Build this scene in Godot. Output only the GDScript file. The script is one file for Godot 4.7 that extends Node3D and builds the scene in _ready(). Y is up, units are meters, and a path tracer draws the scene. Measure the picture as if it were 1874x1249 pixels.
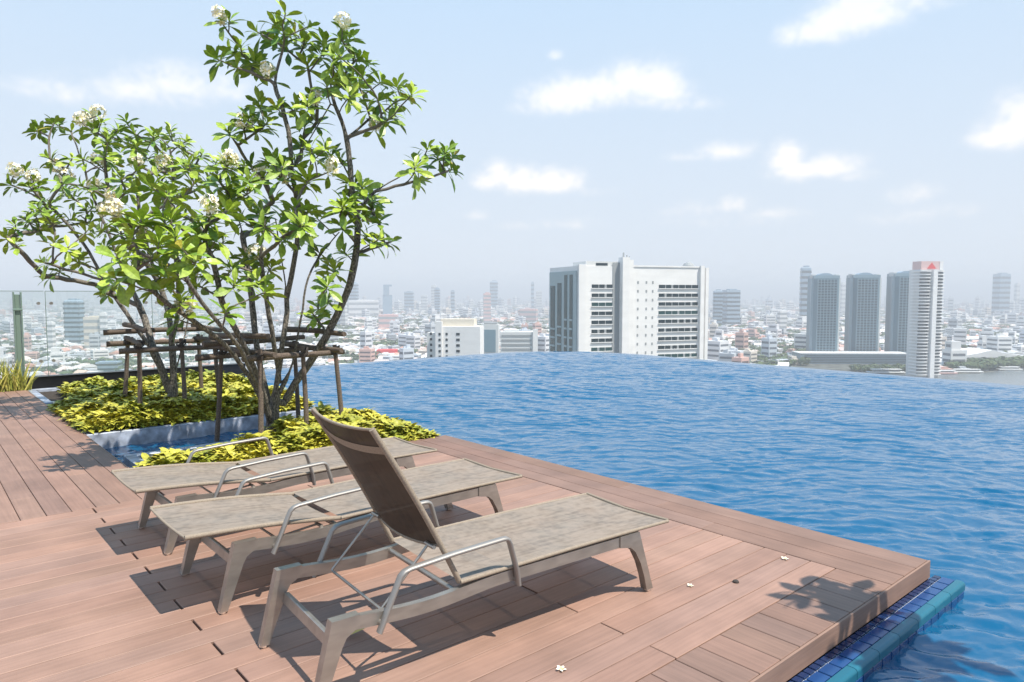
extends Node3D
# Metres. The deck is y = 0; x runs along the deck boards, -z runs along the deck edge towards the city.

const RIGHT := Vector3(0.75471, 0, 0.65606)
const AHEAD := Vector3(0.65606, 0, -0.75471)
const EYE := 1.55
const GROUND := -110.0
const WATER := -0.19

var rng := RandomNumberGenerator.new()
var noise := FastNoiseLite.new()
var M := {}
var taken := {}


class Shape:
	var v := PackedVector3Array()
	var n := PackedVector3Array()
	var t := PackedVector2Array()
	var c := PackedColorArray()
	var col := Color.WHITE

	func point(p: Vector3, nn: Vector3, u := Vector2.ZERO):
		v.append(p); n.append(nn); t.append(u); c.append(col)

	func face(pts: Array, outward: Vector3):
		var nn: Vector3 = (pts[2] - pts[0]).cross(pts[1] - pts[0])
		if nn.length_squared() < 1e-16:
			return
		nn = nn.normalized()
		var flip := nn.dot(outward) < 0.0
		if flip:
			nn = -nn
		for i in range(1, pts.size() - 1):
			var tri := [pts[0], pts[i], pts[i + 1]]
			if flip:
				tri = [pts[0], pts[i + 1], pts[i]]
			for p in tri:
				point(p, nn, Vector2(p.x + p.z * 0.3, p.y + p.z))

	func box(at: Vector3, size: Vector3, bevel := 0.0, turn := Basis.IDENTITY):
		var h := size / 2.0
		var b := minf(bevel, minf(h.x, minf(h.y, h.z)) * 0.9)
		var axes := [Vector3.RIGHT, Vector3.UP, Vector3.BACK]
		for i in 3:
			var j := (i + 1) % 3
			var k := (i + 2) % 3
			for s in [-1.0, 1.0]:
				var pts := []
				for q in [[-1, -1], [1, -1], [1, 1], [-1, 1]]:
					var p := Vector3.ZERO
					p[i] = s * h[i]
					p[j] = q[0] * (h[j] - b)
					p[k] = q[1] * (h[k] - b)
					pts.append(at + turn * p)
				face(pts, turn * (axes[i] * s))
				if b > 0.0:
					for r in [-1.0, 1.0]:
						var e := []
						for q in [[0, -1], [0, 1], [1, 1], [1, -1]]:
							var p := Vector3.ZERO
							p[i] = s * (h[i] if q[0] == 0 else h[i] - b)
							p[j] = r * (h[j] - b if q[0] == 0 else h[j])
							p[k] = q[1] * (h[k] - b)
							e.append(at + turn * p)
						face(e, turn * (axes[i] * s + axes[j] * r))
		if b > 0.0:
			for sx in [-1.0, 1.0]:
				for sy in [-1.0, 1.0]:
					for sz in [-1.0, 1.0]:
						var s := Vector3(sx, sy, sz)
						face([at + turn * (s * (h - Vector3(0, b, b))), at + turn * (s * (h - Vector3(b, 0, b))), at + turn * (s * (h - Vector3(b, b, 0)))], turn * s)

	# a tube along pts; wide > 0 makes the section an oval, wide along the given side direction
	func tube(pts: Array, radii: Array, sides := 8, side := Vector3.ZERO, wide := 0.0):
		var rings := []
		var up := Vector3.ZERO
		var run := 0.0
		for i in pts.size():
			var d: Vector3 = (pts[mini(i + 1, pts.size() - 1)] - pts[maxi(i - 1, 0)]).normalized()
			if up == Vector3.ZERO:
				up = side if side != Vector3.ZERO else (Vector3.RIGHT if absf(d.x) < 0.8 else Vector3.UP)
			if side != Vector3.ZERO:
				up = side
			up = (up - d * up.dot(d)).normalized()
			var w := d.cross(up).normalized()
			var r: float = radii[mini(i, radii.size() - 1)]
			var ring := []
			if i:
				run += (pts[i] - pts[i - 1]).length()
			for k in sides + 1:
				var a := TAU * k / sides
				var ru := wide if wide > 0.0 else r
				ring.append([pts[i] + up * cos(a) * ru + w * sin(a) * r, (up * cos(a) / ru + w * sin(a) / r).normalized(), Vector2(float(k) / sides, run)])
			rings.append(ring)
		for i in rings.size() - 1:
			for k in sides:
				var a = rings[i][k]
				var b = rings[i][k + 1]
				var e = rings[i + 1][k + 1]
				var f = rings[i + 1][k]
				for q in [a, e, b, a, f, e]:
					point(q[0], q[1], q[2])
		for i in [0, rings.size() - 1]:
			var cap := []
			for k in sides:
				cap.append(rings[i][k][0])
			var other: int = 1 if i == 0 else i - 1
			face(cap, pts[i] - pts[other])

	# an outline in the xy plane, drawn out along z and then placed
	func prism(outline: PackedVector2Array, z0: float, z1: float, place := Transform3D.IDENTITY):
		var tri := Geometry2D.triangulate_polygon(outline)
		for z in [z0, z1]:
			for i in range(0, tri.size(), 3):
				var pts := []
				for k in 3:
					var p := outline[tri[i + k]]
					pts.append(place * Vector3(p.x, p.y, z))
				face(pts, place.basis * Vector3(0, 0, z - (z0 + z1) / 2.0))
		var turn := 1.0 if Geometry2D.is_polygon_clockwise(outline) else -1.0
		for i in outline.size():
			var p := outline[i]
			var q := outline[(i + 1) % outline.size()]
			face([place * Vector3(p.x, p.y, z0), place * Vector3(q.x, q.y, z0), place * Vector3(q.x, q.y, z1), place * Vector3(p.x, p.y, z1)], place.basis * (Vector3(-(q.y - p.y), q.x - p.x, 0) * turn))

	# a solid of revolution about y: profile is [radius, height] pairs
	func lathe(at: Vector3, profile: Array, sides := 16):
		for i in profile.size() - 1:
			for k in sides:
				var pts := []
				for q in [[i, k], [i + 1, k], [i + 1, k + 1], [i, k + 1]]:
					var a: float = TAU * q[1] / sides
					pts.append(at + Vector3(cos(a) * profile[q[0]][0], profile[q[0]][1], sin(a) * profile[q[0]][0]))
				var m: float = TAU * (k + 0.5) / sides
				var dr: float = profile[i + 1][0] - profile[i][0]
				var dy: float = profile[i + 1][1] - profile[i][1]
				var out := Vector3(cos(m) * dy, -dr, sin(m) * dy)
				if pts[0].distance_to(pts[3]) < 1e-5:
					pts = [pts[0], pts[1], pts[2]]
				elif pts[1].distance_to(pts[2]) < 1e-5:
					pts = [pts[0], pts[1], pts[3]]
				face(pts, out)

	func mesh() -> ArrayMesh:
		var a := []
		a.resize(Mesh.ARRAY_MAX)
		a[Mesh.ARRAY_VERTEX] = v
		a[Mesh.ARRAY_NORMAL] = n
		a[Mesh.ARRAY_TEX_UV] = t
		a[Mesh.ARRAY_COLOR] = c
		var m := ArrayMesh.new()
		m.add_surface_from_arrays(Mesh.PRIMITIVE_TRIANGLES, a)
		return m


func tag(o: Node, label := "", category := "", group := "", kind := "") -> Node:
	if label: o.set_meta("label", label)
	if category: o.set_meta("category", category)
	if group: o.set_meta("group", group)
	if kind: o.set_meta("kind", kind)
	return o


func numbered(called: String, parent: Node) -> String:
	var key := "%d %s" % [parent.get_instance_id(), called]
	taken[key] = taken.get(key, -1) + 1
	return called if taken[key] == 0 else "%s_%03d" % [called, taken[key]]


func put(called: String, mesh: Mesh, m: Material, parent: Node = self) -> MeshInstance3D:
	var o := MeshInstance3D.new()
	o.name = numbered(called, parent)
	o.mesh = mesh
	o.material_override = m
	parent.add_child(o, true)
	return o


func thing(called: String, label: String, category: String, at := Vector3.ZERO, turn := 0.0, group := "") -> Node3D:
	var o := Node3D.new()
	o.name = numbered(called, self)
	add_child(o, true)
	o.position = at
	o.rotation.y = turn
	tag(o, label, category, group)
	return o


func paint(r: float, g: float, b: float, rough := 0.7, metal := 0.0, vertex := false) -> StandardMaterial3D:
	var m := StandardMaterial3D.new()
	m.albedo_color = Color(r, g, b).linear_to_srgb()
	m.roughness = rough
	m.metallic = metal
	m.vertex_color_use_as_albedo = vertex
	return m


# a grey picture of noise, mapped from lo to hi, that repeats without a seam
func grain(size: Vector2i, frequency: float, octaves: int, lo: float, hi: float, which := 1, pull := Vector2.ONE) -> ImageTexture:
	var f := FastNoiseLite.new()
	f.seed = which
	f.noise_type = FastNoiseLite.TYPE_SIMPLEX_SMOOTH
	f.frequency = frequency
	f.fractal_octaves = octaves
	var im := f.get_seamless_image(size.x, size.y)
	im.convert(Image.FORMAT_RGB8)
	for y in size.y:
		for x in size.x:
			var g := lerpf(lo, hi, im.get_pixel(x, y).r)
			im.set_pixel(x, y, Color(g, g, g))
	return ImageTexture.create_from_image(im)


func skinned(m: StandardMaterial3D, tex: Texture2D, scale: Vector3, relief: Texture2D = null, depth := 0.0, world := true) -> StandardMaterial3D:
	m.albedo_texture = tex
	m.uv1_triplanar = true
	m.uv1_world_triplanar = world
	m.uv1_scale = scale
	m.uv1_triplanar_sharpness = 8.0
	if relief:
		m.heightmap_enabled = true
		m.heightmap_texture = relief
		m.heightmap_scale = depth
	return m


# where a thing far away stands: across and ahead of the place the photograph was taken from
func far_at(px: float, d: float, y := GROUND) -> Vector3:
	return RIGHT * ((px - 937.0) / 1283.0 * d) + AHEAD * d + Vector3(0, y, 0)


func high(py: float, d: float) -> float:
	return EYE + (539.0 - py) / 1283.0 * d - GROUND


func facing(away := 0.0) -> float:
	return deg_to_rad(-41.0 + away)


const CLOUDS = [
	[[44.2,15.1,2.31,1.44,1.00], [46.4,15.4,2.57,1.54,1.00], [48.5,15.6,2.31,1.54,1.00], [50.0,16.3,1.54,1.44,1.00], [51.9,15.9,2.31,1.80,1.00], [53.0,15.3,2.05,1.44,0.90], [54.9,14.4,2.82,0.77,0.45], [42.0,14.5,2.05,0.82,0.40]],
	[[63.4,18.5,2.05,1.03,1.00], [65.2,18.9,2.57,1.54,1.00], [67.0,19.4,3.08,1.95,1.00], [69.0,19.5,2.57,1.13,0.70], [71.0,19.0,2.57,0.77,0.40]],
	[[39.1,8.9,1.28,0.92,0.90], [40.0,9.5,1.23,1.13,0.95], [42.0,8.9,2.31,1.23,1.00], [44.4,8.9,2.31,1.13,1.00], [47.5,8.2,2.05,0.72,0.35]],
	[[55.3,10.6,2.31,0.56,0.50], [57.4,10.8,2.47,0.82,0.70]],
	[[62.1,10.0,1.34,1.23,0.95], [63.0,9.1,2.05,1.03,0.90], [65.1,9.2,2.31,1.03,0.85], [66.8,8.5,2.05,0.62,0.50]],
	[[75.4,10.2,1.64,0.92,0.95], [76.4,10.5,2.16,1.54,1.00], [77.5,10.9,2.82,2.05,1.00]],
	[[58.5,6.8,1.54,0.87,0.60], [55.6,6.5,3.08,0.92,0.40], [61.4,6.1,2.57,0.67,0.45], [58.3,5.8,6.16,1.28,0.30]],
	[[70.6,6.9,1.85,1.13,0.45], [72.1,5.7,2.82,0.92,0.36], [69.8,5.4,3.59,1.03,0.30]],
	[[16.2,14.9,3.85,1.54,0.72], [13.3,14.0,4.37,1.28,0.62], [9.1,13.4,3.59,1.13,0.55], [18.7,14.9,2.82,1.54,0.6]],
	[[41.6,5.5,2.31,0.62,0.36], [45.6,5.6,3.08,0.72,0.36], [38.0,6.3,1.54,0.62,0.36]],
	[[44.5,18.3,0.72,0.46,0.50], [47.0,17.2,1.54,0.72,0.28]],
]
const LIMBS_2 = [
	[[3.12,-0.01,7.76], [3.15,0.37,7.73], [3.20,0.77,7.68], [3.25,1.17,7.64], [3.29,1.54,7.67], [3.27,1.98,7.75], [3.25,2.41,7.84]],
	[[3.15,0.34,7.73], [3.32,0.67,7.71], [3.41,1.11,7.64], [3.50,1.64,7.62], [3.69,1.99,7.66], [3.92,2.28,7.59]],
	[[3.27,0.30,7.76], [3.40,0.54,7.71], [3.57,0.82,7.63], [3.70,1.14,7.45], [3.82,1.54,7.28], [3.86,2.00,7.11], [3.89,2.40,7.09], [3.84,2.82,7.13], [3.77,3.25,7.13], [3.66,3.60,7.16], [3.62,3.86,7.19]],
	[[3.89,2.46,7.09], [4.10,2.71,7.04], [4.38,2.91,6.93], [4.49,3.03,6.83]],
	[[3.08,0.13,7.72], [2.95,0.50,7.57], [2.80,0.85,7.44], [2.60,1.21,7.35], [2.44,1.49,7.29], [2.35,1.82,7.23], [2.26,2.08,7.18]],
	[[3.04,0.20,7.69], [2.80,0.66,7.51], [2.52,1.01,7.35], [2.15,1.28,7.14], [1.86,1.47,6.99], [1.66,1.64,6.90]],
	[[3.16,0.19,7.85], [3.08,0.67,7.92], [3.07,1.10,8.07], [3.04,1.51,8.09], [3.02,1.92,8.11], [2.97,2.29,8.15], [2.92,2.54,8.19]],
	[[3.05,0.17,7.69], [2.81,0.62,7.36], [2.54,1.00,7.07], [2.23,1.31,6.81], [1.96,1.64,6.64], [1.84,1.88,6.62]],
	[[3.24,0.54,7.79], [3.07,1.06,7.54], [2.97,1.54,7.49], [2.91,1.95,7.41], [2.95,2.35,7.37]],
	[[3.29,1.51,7.67], [3.36,2.03,7.55], [3.34,2.44,7.43], [3.30,2.80,7.47], [3.28,3.24,7.48], [3.22,3.60,7.54], [3.17,3.86,7.58], [3.24,4.23,7.52]],
	[[3.77,3.25,7.13], [3.97,3.44,7.15], [4.16,3.61,7.12]],
	[[3.62,3.62,7.18], [3.50,3.23,7.55], [3.39,3.06,7.52]],
]
const LIMBS_1 = [
	[[2.62,0.22,9.78], [2.64,0.73,9.76], [2.61,1.22,9.79], [2.55,1.69,9.98], [2.45,2.18,10.06], [2.38,2.64,10.12], [2.37,3.03,10.13]],
	[[2.58,0.30,9.82], [2.44,0.77,9.80], [2.19,1.20,9.89], [1.99,1.61,10.06], [1.80,2.09,10.23], [1.57,2.46,10.29], [1.42,2.64,10.42]],
	[[2.64,0.48,9.76], [2.83,1.04,9.86], [2.97,1.62,9.87], [3.06,2.20,9.79], [3.09,2.76,9.64], [3.12,3.18,9.61]],
	[[2.61,0.83,9.78], [2.64,1.40,9.49], [2.61,2.02,9.39], [2.57,2.49,9.43], [2.64,2.98,9.50], [2.62,3.38,9.52]],
	[[2.44,0.77,9.80], [2.37,1.40,10.26], [2.23,1.98,10.51], [2.07,2.48,10.65], [1.95,2.92,10.76], [1.86,3.32,10.71]],
	[[2.55,1.69,9.98], [2.19,2.22,9.75], [2.00,2.68,9.79], [1.94,3.14,9.84], [2.00,3.46,9.92]],
]
const TIPS_2 = [
	[2.66,4.07,7.89], [2.97,4.29,8.02], [3.03,4.39,7.70], [3.24,4.53,7.65], [3.47,4.48,7.71], [3.41,4.41,7.24], [3.67,4.35,7.41], [3.72,4.31,7.10],
	[4.00,4.20,7.25], [3.57,4.01,6.97], [3.57,4.14,7.63], [3.84,3.88,7.13], [3.50,3.75,7.02], [4.21,3.95,7.07], [4.20,3.67,6.69], [4.31,3.61,6.99],
	[4.01,3.68,6.85], [3.10,4.08,7.90], [2.91,3.45,7.67], [3.16,3.67,7.99], [3.13,3.57,7.48], [3.44,3.62,7.61], [3.69,3.53,7.66], [4.59,3.21,6.74],
	[4.74,3.16,6.61], [4.43,3.04,6.75], [3.12,3.02,7.49], [3.22,2.96,7.93], [3.49,3.10,7.03], [3.84,3.08,7.40], [3.30,2.75,7.07], [3.49,3.04,7.83],
	[3.98,2.87,7.41], [3.82,2.72,6.88], [4.11,2.65,7.16], [3.67,2.46,6.75], [4.15,2.41,7.13], [3.96,2.20,7.02], [3.55,2.47,6.86], [3.72,2.44,7.77],
	[3.14,2.46,7.07], [3.29,2.62,8.00], [2.84,2.64,7.47], [3.00,2.74,8.39], [2.55,2.73,7.59], [3.08,2.44,8.45], [2.14,2.50,7.41], [1.79,2.22,6.79],
	[1.59,2.20,6.70], [1.50,2.05,6.65], [1.81,2.05,6.51], [1.61,1.86,6.42], [2.10,1.95,7.05], [1.50,1.73,6.64], [1.84,1.75,7.01], [2.37,2.12,7.08],
	[2.86,1.96,7.72], [2.79,1.70,7.25], [2.51,1.65,7.09], [3.27,1.93,8.15], [3.85,1.92,7.78], [3.71,1.41,7.77], [3.61,1.49,7.33], [3.59,1.83,7.08],
	[2.58,2.88,7.43], [2.65,2.12,7.77], [2.19,2.82,7.37], [2.29,2.28,7.15], [1.87,2.47,6.86], [2.22,1.65,7.34], [1.98,1.50,7.03], [3.01,2.15,7.05],
	[3.53,2.17,7.66],
]
const BLOOMS_2 = [
	[2.70,4.48,7.86], [3.11,3.92,7.63], [2.87,3.37,7.71], [3.59,3.70,7.48], [3.54,2.87,7.00], [3.12,2.88,7.89], [2.27,2.35,7.04], [2.04,1.39,7.10],
	[3.73,4.44,7.09], [2.60,2.89,7.41], [1.38,2.22,6.75], [2.91,1.96,7.54], [3.19,2.79,7.43], [4.16,3.43,7.12],
]
const TIPS_1 = [
	[1.34,3.57,10.54], [1.30,3.18,11.27], [1.42,3.19,10.14], [1.80,3.72,11.01], [1.88,3.58,10.08], [2.18,3.65,10.68], [2.16,3.66,9.66], [2.49,3.59,10.58],
	[2.37,3.45,9.31], [2.75,3.63,10.01], [2.75,3.44,9.33], [3.15,3.44,10.01], [2.98,3.17,8.95], [3.29,3.18,9.54], [2.57,3.10,8.96], [2.74,3.41,10.54],
	[2.14,3.00,9.16], [2.26,3.31,10.79], [1.69,3.16,9.73], [1.45,3.00,11.32], [1.42,2.68,10.30], [1.77,2.97,11.38], [1.65,2.82,9.59], [2.22,2.97,10.99],
	[2.12,2.78,9.35], [2.77,3.05,10.69], [1.26,2.55,11.14], [1.13,2.43,10.90], [1.42,2.41,11.17], [1.43,2.19,10.12], [1.79,2.57,11.19], [1.71,2.31,9.71],
	[2.11,2.20,10.91], [1.68,1.95,10.26], [1.61,1.89,11.00], [1.98,2.30,9.30], [2.00,1.68,9.80], [3.03,3.25,10.28], [2.05,1.84,10.97], [2.39,2.07,10.84],
	[2.17,2.43,8.97], [2.83,2.30,10.46], [3.10,2.61,10.39], [2.52,2.70,8.83], [2.07,2.76,11.29],
]
const BLOOMS_1 = [
	[2.01,3.85,10.45], [1.91,3.16,10.00], [1.50,3.10,10.36], [1.90,2.54,9.74], [1.98,2.70,9.67], [1.18,3.11,11.16], [1.93,3.78,10.65], [2.49,3.11,9.36],
	[1.83,3.73,10.46], [1.37,3.04,11.14], [1.58,2.95,10.15], [2.42,3.27,10.35], [1.94,2.92,10.51],
]


func _ready():
	rng.seed = 7
	noise.seed = 3
	set_camera()
	set_sky()
	make_materials()
	build_terrain()
	build_pool()
	build_deck()
	build_planters()
	build_fence()
	build_loungers()
	build_trees()
	build_small_things()
	build_towers()
	build_city()


func set_camera():
	var cam := Camera3D.new()
	cam.name = "camera"
	cam.fov = 51.9
	cam.near = 0.05
	cam.far = 40000.0
	add_child(cam)
	cam.position = Vector3(0, EYE, 0)
	var p := deg_to_rad(3.81)
	var look := AHEAD * cos(p) + Vector3.DOWN * sin(p)
	cam.look_at_from_position(cam.position, cam.position + look, Vector3.UP)
	cam.current = true


# one cloud: lumps of [azimuth, elevation, half width, half height, strength] in degrees, drawn into the cover
func draw_cloud(im: Image, lumps: Array, puff: FastNoiseLite):
	var w := im.get_width()
	var h := im.get_height()
	var lo := Vector2(1e9, 1e9)
	var hi := Vector2(-1e9, -1e9)
	for l in lumps:
		lo = lo.min(Vector2(l[0] - l[2] * 2.2, l[1] - l[3] * 2.2))
		hi = hi.max(Vector2(l[0] + l[2] * 2.2, l[1] + l[3] * 2.2))
	var x0 := int(floor(lo.x / 360.0 * w))
	var x1 := int(floor(hi.x / 360.0 * w))
	var y0 := clampi(int((0.5 - hi.y / 180.0) * h), 0, h - 1)
	var y1 := clampi(int((0.5 - lo.y / 180.0) * h), 0, h / 2 - 2)
	for y in range(y0, y1 + 1):
		var el := (0.5 - (y + 0.5) / h) * 180.0
		for x in range(x0, x1 + 1):
			var az := (x + 0.5) / w * 360.0
			var wob := puff.get_noise_2d(az * 10.0, el * 14.0) * 0.6 + puff.get_noise_2d(az * 34.0 + 90.0, el * 40.0) * 0.32
			var d := 0.0
			for l in lumps:
				var dx: float = (az - l[0]) / l[2]
				var dy: float = (el - l[1]) / l[3]
				if dy < 0.0:
					dy *= 1.5
				d = maxf(d, l[4] * exp(-(dx * dx + dy * dy) * 0.85) * (1.0 + wob * 0.55))
			var a := 0.94 * smoothstep(0.10, 0.95, d + wob * 0.16 * minf(1.0, d * 3.0))
			if a > 0.0:
				var xx := posmod(x, w)
				var old := im.get_pixel(xx, y).a
				if a > old:
					im.set_pixel(xx, y, Color(0.60, 0.50, 0.36, a))


func set_sky():
	var cover := Image.create(3072, 1536, false, Image.FORMAT_RGBA8)
	cover.fill(Color(0.60, 0.50, 0.36, 0.0))
	var puff := FastNoiseLite.new()
	puff.seed = 11
	puff.frequency = 0.035
	puff.fractal_octaves = 4
	for cloud in CLOUDS:
		draw_cloud(cover, cloud, puff)
	# the same fair-weather clouds go on round the rest of the sky
	for i in 110:
		var az := rng.randf_range(84.0, 358.0)
		var el := 3.0 + 50.0 * pow(rng.randf(), 1.6)
		var s := 1.0 + el * 0.06
		var lumps := []
		for k in 5:
			lumps.append([az + rng.randf_range(-3.5, 3.5) * s, el + rng.randf_range(-0.4, 0.5) * s, rng.randf_range(1.2, 2.4) * s, rng.randf_range(0.7, 1.3) * s, rng.randf_range(0.35, 1.0)])
		for l in lumps:
			l[0] = wrapf(l[0], -180.0, 180.0)
		if absf(lumps[0][0] - lumps[1][0]) < 90 and absf(lumps[0][0] - lumps[2][0]) < 90 and absf(lumps[0][0] - lumps[3][0]) < 90 and absf(lumps[0][0] - lumps[4][0]) < 90:
			draw_cloud(cover, lumps, puff)
	var mat := ProceduralSkyMaterial.new()
	mat.sky_top_color = Color(0.125, 0.435, 0.80).linear_to_srgb()
	mat.sky_horizon_color = Color(0.605, 0.65, 0.705).linear_to_srgb()
	mat.sky_curve = 0.68
	mat.ground_bottom_color = Color(0.42, 0.46, 0.5).linear_to_srgb()
	mat.ground_horizon_color = Color(0.6, 0.66, 0.72).linear_to_srgb()
	mat.sun_angle_max = 1.0
	mat.sky_cover = ImageTexture.create_from_image(cover)
	mat.sky_cover_modulate = Color.WHITE
	var sky := Sky.new()
	sky.sky_material = mat
	var env := Environment.new()
	env.background_mode = Environment.BG_SKY
	env.sky = sky
	env.tonemap_mode = Environment.TONE_MAPPER_LINEAR
	env.tonemap_exposure = 1.36
	env.sdfgi_enabled = true
	env.ssao_enabled = true
	env.ssil_enabled = true
	env.fog_enabled = true
	env.fog_density = 0.00029
	env.fog_light_color = Color(0.96, 0.975, 1.0)
	var we := WorldEnvironment.new()
	we.name = "sky_environment"
	we.environment = env
	add_child(we)
	var sun := DirectionalLight3D.new()
	sun.name = "sun"
	sun.light_energy = 1.6
	sun.light_color = Color(1.0, 0.965, 0.91)
	sun.light_angular_distance = 0.5
	sun.shadow_enabled = true
	add_child(sun)
	sun.look_at_from_position(Vector3.ZERO, Vector3(-0.165, -1.0, -0.475), Vector3.BACK)


func make_materials():
	var streak := grain(Vector2i(256, 256), 0.03, 4, 0.90, 1.0, 5)
	var blot := grain(Vector2i(256, 256), 0.02, 4, 0.72, 1.0, 9)
	var fine := grain(Vector2i(256, 256), 0.11, 3, 0.0, 1.0, 21)
	M.along_x = skinned(paint(1, 1, 1, 0.62, 0, true), streak, Vector3(0.22, 5.0, 5.0), fine, 0.06)
	weather(M.along_x)
	M.along_z = skinned(paint(1, 1, 1, 0.62, 0, true), streak, Vector3(5.0, 5.0, 0.22), fine, 0.06)
	weather(M.along_z)
	M.under = paint(0.02, 0.016, 0.014, 0.95)
	M.metal = skinned(paint(0.43, 0.395, 0.355, 0.38, 0.75), grain(Vector2i(128, 128), 0.02, 3, 0.88, 1.0, 15), Vector3(2, 5, 5), null, 0, false)
	M.arm = paint(0.31, 0.29, 0.27, 0.5, 0.6)
	M.glide = paint(0.85, 0.83, 0.78, 0.15, 0.9)
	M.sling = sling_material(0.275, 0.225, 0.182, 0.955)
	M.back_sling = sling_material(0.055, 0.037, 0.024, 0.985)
	M.hem = skinned(paint(0.34, 0.275, 0.21, 0.8), fine_cloth(), Vector3(6, 6, 6), null, 0, false)
	M.water = StandardMaterial3D.new()
	M.water.albedo_color = Color(0.003, 0.082, 0.182).linear_to_srgb()
	M.water.roughness = 0.07
	M.water.metallic_specular = 0.58
	M.leaf = skinned(paint(1, 1, 1, 0.42, 0, true), blot, Vector3(4, 4, 4), null, 0, false)
	M.leaf.backlight = Color(0.62, 0.85, 0.15)
	M.cover = skinned(paint(1, 1, 1, 0.5, 0, true), blot, Vector3(4, 4, 4), null, 0, false)
	M.cover.backlight = Color(0.6, 0.6, 0.08)
	M.petal = paint(0.88, 0.86, 0.78, 0.6, 0, true)
	M.petal.backlight = Color(0.3, 0.3, 0.26)
	M.bark = skinned(paint(0.38, 0.34, 0.285, 0.85), grain(Vector2i(256, 256), 0.035, 5, 0.28, 1.0, 31), Vector3(5, 2.4, 5), fine, 0.5)
	M.twig = skinned(paint(0.23, 0.20, 0.165, 0.8), blot, Vector3(6, 6, 6))
	M.pole = skinned(paint(0.27, 0.205, 0.16, 0.85), grain(Vector2i(256, 256), 0.04, 4, 0.45, 1.0, 41), Vector3(7, 7, 7), fine, 0.3)
	M.rope = paint(0.05, 0.04, 0.035, 0.9)
	M.soil = skinned(paint(0.055, 0.04, 0.03, 0.95), blot, Vector3(3, 3, 3))
	M.marble = skinned(paint(0.54, 0.60, 0.72, 0.3), grain(Vector2i(256, 256), 0.02, 5, 0.62, 1.0, 51), Vector3(1.2, 1.2, 1.2))
	M.black_wall = skinned(paint(0.014, 0.014, 0.017, 0.35), blot, Vector3(2, 2, 2))
	M.glass = StandardMaterial3D.new()
	M.glass.albedo_color = Color(0.50, 0.66, 0.62, 0.14)
	M.glass.transparency = BaseMaterial3D.TRANSPARENCY_ALPHA
	M.glass.roughness = 0.02
	M.glass_edge = paint(0.22, 0.30, 0.25, 0.25, 0.3)
	M.tile_small = paint(0.006, 0.024, 0.085, 0.12, 0, true)
	M.tile_big = paint(0.006, 0.05, 0.17, 0.15, 0, true)
	M.tile_edge = paint(0.014, 0.125, 0.185, 0.28, 0, true)
	M.tile_edge.metallic_specular = 0.4
	M.grout = paint(0.34, 0.38, 0.46, 0.8)
	M.white = skinned(paint(0.80, 0.795, 0.785, 0.7), grain(Vector2i(128, 128), 0.03, 4, 0.95, 1.0, 17), Vector3(0.02, 0.05, 0.02))
	M.pale = paint(0.62, 0.63, 0.62, 0.7)
	M.flank = paint(0.36, 0.44, 0.46, 0.6)
	M.grey = paint(0.30, 0.32, 0.33, 0.7)
	M.cream = paint(0.66, 0.60, 0.50, 0.7)
	M.teal_glass = paint(0.02, 0.06, 0.065, 0.12)
	M.dark_glass = paint(0.02, 0.035, 0.045, 0.15)
	M.blue_glass = paint(0.075, 0.16, 0.21, 0.3)
	M.blue_wall = paint(0.20, 0.29, 0.34, 0.5)
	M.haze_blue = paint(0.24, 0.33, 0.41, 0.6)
	M.red = paint(0.62, 0.05, 0.05, 0.6)
	M.pink = paint(0.62, 0.42, 0.40, 0.7)
	M.city = paint(1, 1, 1, 0.8, 0, true)
	M.earth = skinned(paint(0.20, 0.21, 0.18, 0.9), grain(Vector2i(256, 256), 0.05, 5, 0.4, 1.0, 61), Vector3(0.004, 0.004, 0.004))
	M.river = paint(0.13, 0.15, 0.16, 0.25)
	M.concrete = skinned(paint(0.4, 0.4, 0.39, 0.8), blot, Vector3(0.3, 0.3, 0.3))


# large soft patches of fading and water marks over the boards
func weather(m: StandardMaterial3D):
	if not M.has("patches"):
		M.patches = grain(Vector2i(256, 256), 0.016, 5, 0.86, 1.0, 91)
	m.detail_enabled = true
	m.detail_blend_mode = BaseMaterial3D.BLEND_MODE_MUL
	m.detail_albedo = M.patches
	m.detail_uv_layer = BaseMaterial3D.DETAIL_UV_2
	m.uv2_triplanar = true
	m.uv2_world_triplanar = true
	m.uv2_scale = Vector3(0.45, 0.45, 0.45)


func fine_cloth() -> ImageTexture:
	if not M.has("cloth"):
		M.cloth = grain(Vector2i(256, 256), 0.06, 3, 0.8, 1.0, 71)
	return M.cloth


func sling_material(r: float, g: float, b: float, cover: float) -> StandardMaterial3D:
	# a woven mesh: streaks along the length, worn blotches, and a little of the light passing between the threads
	var a := FastNoiseLite.new()
	a.seed = 81
	a.frequency = 0.012
	a.fractal_octaves = 4
	var im := Image.create(512, 256, false, Image.FORMAT_RGBA8)
	for y in 256:
		for x in 512:
			var k := 0.93 + 0.13 * a.get_noise_2d(x * 0.8, y * 9.0) + 0.10 * a.get_noise_2d(x * 1.2 + 400.0, y * 1.6) + 0.13 * a.get_noise_2d(x * 6.0 + 40.0, y * 6.0)
			k += (0.05 if (x + y) % 2 else -0.05) + (0.04 if y % 4 < 2 else -0.03)
			var warm := 0.03 * a.get_noise_2d(x + 900.0, y + 100.0)
			im.set_pixel(x, y, Color(clampf(k + warm, 0.3, 1.0), clampf(k, 0.3, 1.0), clampf(k - warm, 0.3, 1.0), cover))
	var m := paint(r, g, b, 0.75)
	m.albedo_texture = ImageTexture.create_from_image(im)
	m.transparency = BaseMaterial3D.TRANSPARENCY_ALPHA
	m.cull_mode = BaseMaterial3D.CULL_DISABLED
	return m


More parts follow.
